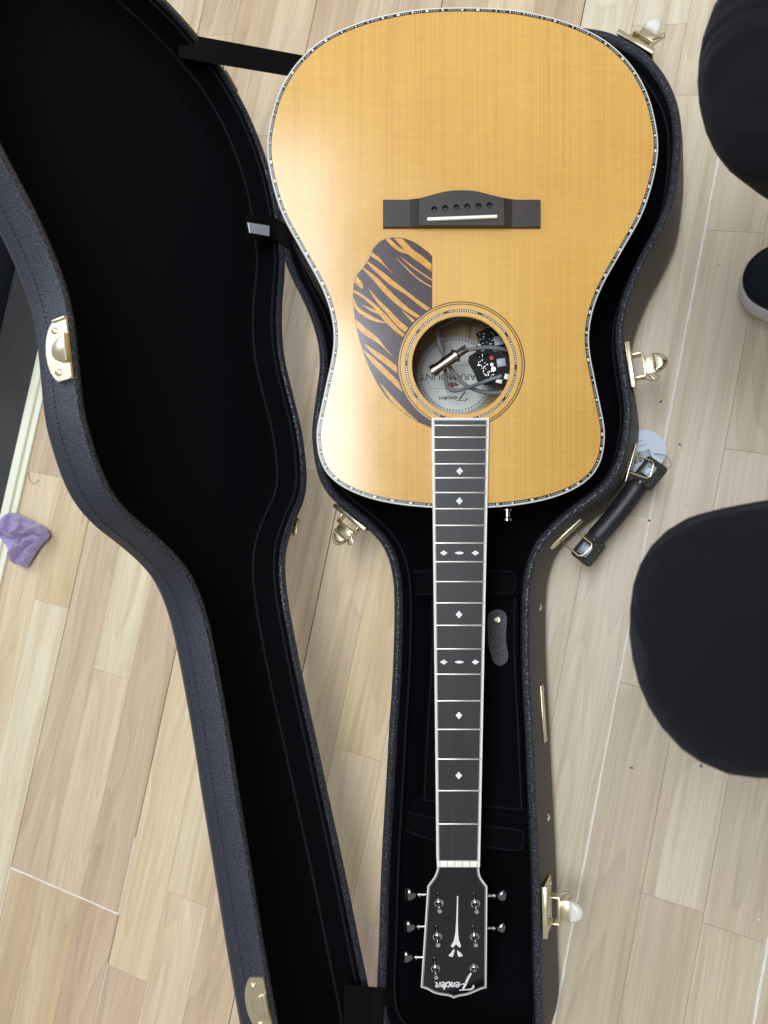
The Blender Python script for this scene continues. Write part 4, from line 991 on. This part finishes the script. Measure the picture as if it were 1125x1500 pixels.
cable('signal_cable', [(370, 235, -0.06), (440, 205, -0.052), (500, 178, -0.045), (560, 150, -0.04)], 0.0016, 'thin grey cable across the dark brace at the top')

# ================================================================== SMALL THINGS
# barcode tag looped on the handle
tz = 0.030
tc_ = at(941, 661, tz); tagroot = MB()
rad = 0.025
Mt = Matrix.Translation(tc_) @ Matrix.Rotation(math.radians(-8), 4, 'X') @ Matrix.Rotation(math.radians(14), 4, 'Z')
tagroot.lathe((0, 0, 0), (0, 0, 1), [(0, -0.0003), (rad, -0.0003), (rad, 0.0003), (0, 0.0003)], 48)
tg = tagroot.build('price_tag', M_TAG, None, Mt, angle=30); tag(tg, 'round pale blue barcode tag tied to the case handle', 'tag')
m = MB(); rb = random.Random(5); x = -0.017
while x < 0.008:
    ww = rb.choice((0.0004, 0.0007, 0.0011)); m.box((x, -0.006, 0.0004), (ww / 2, 0.0062, 0.00005)); x += ww + rb.choice((0.0005, 0.0008))
m.build('barcode', M_INK, tg, smooth=False)
m = MB()
for k in range(9): m.box((-0.012 + k * 0.0022, 0.0065 + 0.0, 0.0004), (0.0006, 0.0010, 0.00005))
for k in range(6): m.box((-0.010 + k * 0.0024, 0.0120, 0.0004), (0.0008, 0.0009, 0.00005))
m.build('printed_line', M_GREYINK, tg, smooth=False)
lpz = [at(958, 664, 0.034), at(975, 668, 0.045), at(983, 680, 0.05), at(974, 690, 0.058), at(962, 690, 0.066), at(950, 682, 0.073)]
m = MB(); m.tube([Mt.inverted() @ p for p in spline(lpz, 6)], 0.0005, 6); m.build('tag_string', M_STRING, tg)

# purple cloth: a folded, crumpled scrap
pz = [(0, 775), (8, 757), (20, 751), (38, 757), (55, 766), (67, 772), (75, 785), (62, 800), (50, 818), (41, 831), (31, 829), (21, 824), (20, 812), (12, 795), (2, 785)]
loop = resample(spline([at(x, y, 0.006).to_2d() for x, y in pz], 5, True), 0.0016)
if area2(loop) < 0: loop = loop[::-1]
cc = sum(loop, Vector((0, 0))) / len(loop); N = 34; vs = []; fs = []; n = len(loop)
CRE = [[(18, 757), (15, 772), (10, 778)], [(30, 760), (37, 772), (37, 782)], [(10, 778), (24, 790), (40, 788), (58, 781)], [(30, 820), (40, 806), (54, 795)], [(37, 782), (36, 796), (28, 808)], [(58, 781), (66, 786), (70, 783)]]
CRE = [[at(x, y, 0.01).to_2d() for x, y in c_] for c_ in CRE]
def seg_d(p, a, b):
    t = max(0, min(1, (p - a).dot(b - a) / (b - a).length_squared)); q = p - a.lerp(b, t); sd = (b - a).x * q.y - (b - a).y * q.x
    return math.copysign(q.length, sd)
for k in range(N + 1):
    s = 1 - k / N
    for i, p in enumerate(loop):
        q = cc + (p - cc) * s
        z = 0.013 * min(1, ((1 - s) * 5.0) ** 0.5 if s < 1 else 0.0)
        for c_ in CRE:
            dd = min((seg_d(q, a, b) for a, b in zip(c_[:-1], c_[1:])), key=abs)
            z += 0.0085 * math.exp(-((dd - 0.0040) / 0.0032) ** 2) * min(1, (1 - s) * 6) - 0.0060 * math.exp(-(dd / 0.0013) ** 2) * min(1, (1 - s) * 6)
        z += 0.0030 * mn.noise(Vector((q.x * 150, q.y * 150, 5))) * min(1, (1 - s) * 5)
        vs.append(Vector((q.x - cc.x, q.y - cc.y, max(0.0004, z))))
for k in range(N):
    for i in range(n): fs.append((k * n + i, k * n + (i + 1) % n, (k + 1) * n + (i + 1) % n, (k + 1) * n + i))
m = MB(); m.add(vs, fs); m.add([Vector((p.x - cc.x, p.y - cc.y, 0.0002)) for p in loop][::-1], [tuple(range(n))])
pc = m.build('purple_cloth', M_CLOTH, None, Matrix.Translation((cc.x, cc.y, 0.0085)), angle=80)
tag(pc, 'small crumpled purple cloth on the floor by the cream strip', 'cloth')
# crumbs and a loose hair on the floor
for i, (px, py) in enumerate(((925, 1125), (1027, 1122), (1112, 1347), (1054, 386), (968, 588), (996, 651))):
    p = at(px, py, 0.001); m = MB(); r = 0.0011
    m.lathe((0, 0, 0), (0, 0, 1), [(0, -0.0006), (r, 0), (r * 0.7, 0.0007), (0, 0.001)], 7)
    o = m.build('crumb', M_BLACKLINE if i not in (2, 3) else M_BONE, None, Matrix.Translation(p) @ Matrix.Rotation(i, 4, 'Z') @ Matrix.Diagonal((1.5, 0.9, 1, 1)))
    tag(o, ('dark speck on the floor nearest the bottom of the dark knee', 'dark speck on the floor just below the dark knee, the right one', 'pale speck on the floor near the lower right edge', 'pale speck on the floor left of the shoe', 'dark speck on the floor right of the waist latch', 'dark speck on the floor right of the barcode tag')[i], 'crumb', 'specks on the floor')
m = MB(); O = at(42, 693, 0.001); m.tube([p - O for p in spline([at(42, 692, 0.001), at(43, 702, 0.001), at(49, 709, 0.001), at(54, 706, 0.001), at(57, 703, 0.001)], 6)], 0.0003, 5)
tag(m.build('hair', M_INK, None, Matrix.Translation(O)), 'thin curled hair lying on the floor above the purple cloth', 'hair')

# ================================================================== PERSON (crouching at the right; knees and one shoe in view)
K1 = at(1100, 96, 0.43); K2 = at(1016, 950, 0.47)
TOE1 = at(1088, 408, 0.02); TOE1.z = 0; _h = at(1188, 424, 0.02); _h.z = 0; DIR1 = (_h - TOE1).normalized()
person = empty('person', Matrix.Translation((0.55, 0.15, 0)))
tag(person, 'person in dark trousers and dark canvas shoes crouching at the right edge', 'person')
PO = Vector((0.55, 0.15, 0))
def skin(name, nodes, edges, mat, sub=3, root=0, disp=None):
    me = bpy.data.meshes.new(name); me.from_pydata([Vector(n[0]) - PO for n in nodes], edges, []); me.materials.append(mat)
    o = bpy.data.objects.new(name, me); C.objects.link(o); o.parent = person
    sk = o.modifiers.new('Skin', 'SKIN'); sk.use_smooth_shade = True
    for i, nd in enumerate(nodes):
        sv = me.skin_vertices[0].data[i]; r = nd[1]; sv.radius = (r, r) if isinstance(r, (int, float)) else r; sv.use_root = (i == root)
    sb_ = o.modifiers.new('Sub', 'SUBSURF'); sb_.levels = sub; sb_.render_levels = sub
    if disp:
        tx = bpy.data.textures.new(name + '_folds', 'CLOUDS'); tx.noise_scale = disp[0]; dm = o.modifiers.new('Folds', 'DISPLACE'); dm.texture = tx; dm.strength = disp[1]; dm.mid_level = 0.5
    return o
A1 = TOE1 + DIR1 * 0.235 + Vector((0, 0, 0.11))
A2 = Vector((K2.x + 0.16, K2.y + 0.04, 0.11))
pel = Vector((0.56, 0.17, 0.36)); HIP1 = Vector((0.53, 0.27, 0.37)); HIP2 = Vector((0.52, 0.06, 0.37))
def L3(a, b, t): return Vector(a).lerp(Vector(b), t)
nodes = [(pel, 0.14), (HIP1, 0.11), (L3(HIP1, K1, 0.5), 0.095), (L3(HIP1, K1, 0.85), 0.090), (K1, 0.082), (L3(K1, A1, 0.2) + Vector((0.01, 0, 0)), 0.066), (L3(K1, A1, 0.6) + Vector((0.02, 0, 0)), 0.060), (A1, 0.052),
         (HIP2, 0.11), (L3(HIP2, K2, 0.5), 0.098), (L3(HIP2, K2, 0.82), 0.078), (K2, 0.084), (L3(K2, A2, 0.2) + Vector((0.01, 0, 0)), 0.068), (L3(K2, A2, 0.6) + Vector((0.02, 0, 0)), 0.060), (A2, 0.052),
         (Vector((0.60, 0.17, 0.50)), 0.15)]
edges = [(0, 1), (1, 2), (2, 3), (3, 4), (4, 5), (5, 6), (6, 7), (0, 8), (8, 9), (9, 10), (10, 11), (11, 12), (12, 13), (13, 14), (0, 15)]
trousers = skin('trousers', nodes, edges, M_TROUSER, 3, 0, (0.10, 0.006))
def shoe(toe, heel):
    """canvas shoe: upper with a white rubber foxing; toe and heel are floor points"""
    d = (heel - toe); L = d.length; d.normalize(); s = Vector((-d.y, d.x, 0))
    Mx = frame(toe - PO, d, s, Vector((0, 0, 1)))
    out_ = [(0.0, 0.0), (0.004, 0.018), (0.018, 0.034), (0.05, 0.044), (0.10, 0.046), (0.16, 0.038), (0.22, 0.036), (0.262, 0.030), (0.276, 0.0)]
    lp = [Vector(p) for p in out_] + [Vector((x, -y * 0.86)) for x, y in reversed(out_[1:-1])]
    lp = resample(spline(lp, 6, True), 0.004)
    if area2(lp) < 0: lp = lp[::-1]
    m = MB(); m.loft([v3(offset(lp, -0.001), 0.0), v3(offset(lp, 0.002), 0.004), v3(offset(lp, 0.0025), 0.028), v3(offset(lp, 0.0012), 0.032), v3(offset(lp, -0.002), 0.033)]); m.cap([v3(offset(lp, -0.001), 0.0)], False)
    so = m.build('shoe_sole', M_SOLE, None, None)
    def hgt(x): return 0.048 + 0.052 * max(0, min(1, (x - 0.06) / 0.10)) ** 1.2
    loops = []
    for k in range(9):
        t = k / 8; s_ = math.cos(t * PI / 2 * 0.98)
        loop_ = []
        for p in lp:
            cxx = 0.055 + 0.62 * (p.x - 0.055) if False else p.x
            base = offset_cache[id(lp)][lp.index(p)] if False else p
            q = Vector((0.13 + (p.x - 0.13) * (0.35 + 0.65 * s_), p.y * s_)); h = 0.030 + (hgt(p.x) - 0.030) * math.sin(t * PI / 2)
            loop_.append(Vector((q.x, q.y, h)))
        loops.append(loop_)
    m = MB(); m.loft(loops); m.cap([loops[-1]], True); up_ = m.build('shoe', M_SHOE, person, Mx, angle=60)
    so.parent = up_
    m = MB(); m.tube([Vector((p.x, p.y, 0.0338)) for p in offset(lp, -0.0005)], 0.0012, 5, True); m.build('foxing_line', M_BLACKLINE, up_)
    return up_
shoe(TOE1, TOE1 + DIR1 * 0.276)
shoe(Vector((A2.x - 0.13, A2.y + 0.01, 0)), Vector((A2.x + 0.13, A2.y + 0.03, 0)))
# upper body leaning over, arms holding the camera out (out of frame, mirrored in the gloss)
SH1, SH2 = Vector((0.42, 0.20, 1.02)), Vector((0.42, -0.20, 1.02)); CH = Vector((0.46, 0.0, 0.92)); NK = Vector((0.34, -0.01, 1.12))
W1, W2 = Vector((0.13, 0.115, 1.03)), Vector((0.13, -0.135, 1.02))
nodes = [(CH, 0.15), (Vector((0.54, 0.08, 0.70)), 0.15), (Vector((0.59, 0.15, 0.50)), 0.16), (NK, 0.075), (SH1, 0.085), (Vector((0.33, 0.30, 0.86)), 0.058), (W1, 0.036), (SH2, 0.085), (Vector((0.33, -0.32, 0.86)), 0.058), (W2, 0.036)]
skin('jumper', nodes, [(0, 1), (1, 2), (0, 3), (0, 4), (4, 5), (5, 6), (0, 7), (7, 8), (8, 9)], M_SHIRT, 2, 0, (0.10, 0.01))
HD = Vector((0.20, -0.03, 1.31))
nodes = [(NK, 0.055), (Vector((0.29, -0.02, 1.19)), 0.055), (Vector((0.24, -0.03, 1.25)), 0.082), (HD, 0.098), (Vector((0.165, -0.03, 1.385)), 0.075)]
skin('head', nodes, [(0, 1), (1, 2), (2, 3), (3, 4)], M_SKIN, 2, 0)
for W, sg in ((W1, 1), (W2, -1)):
    kn = Vector((0.075, W.y - sg * 0.012, 1.045)); nodes = [(W, 0.028), (kn, 0.030)]; ed = [(0, 1)]
    for j in range(4):
        b_ = kn + Vector((-0.012, -sg * 0.012, 0.030 - 0.020 * j)); c_ = b_ + Vector((-0.016, -sg * 0.026, 0.004)); d_ = c_ + Vector((0.014, -sg * (0.018 + 0.004 * (j in (1, 2))), 0.0))
        n0 = len(nodes); nodes += [(b_, 0.010), (c_, 0.009), (d_, 0.008)]; ed += [(1, n0), (n0, n0 + 1), (n0 + 1, n0 + 2)]
    n0 = len(nodes); nodes += [(kn + Vector((0.015, -sg * 0.016, 0.024)), 0.012), (kn + Vector((0.012, -sg * 0.044, 0.034)), 0.010)]; ed += [(0, n0), (n0, n0 + 1)]
    skin('hand', nodes, ed, M_SKIN, 1, 0)
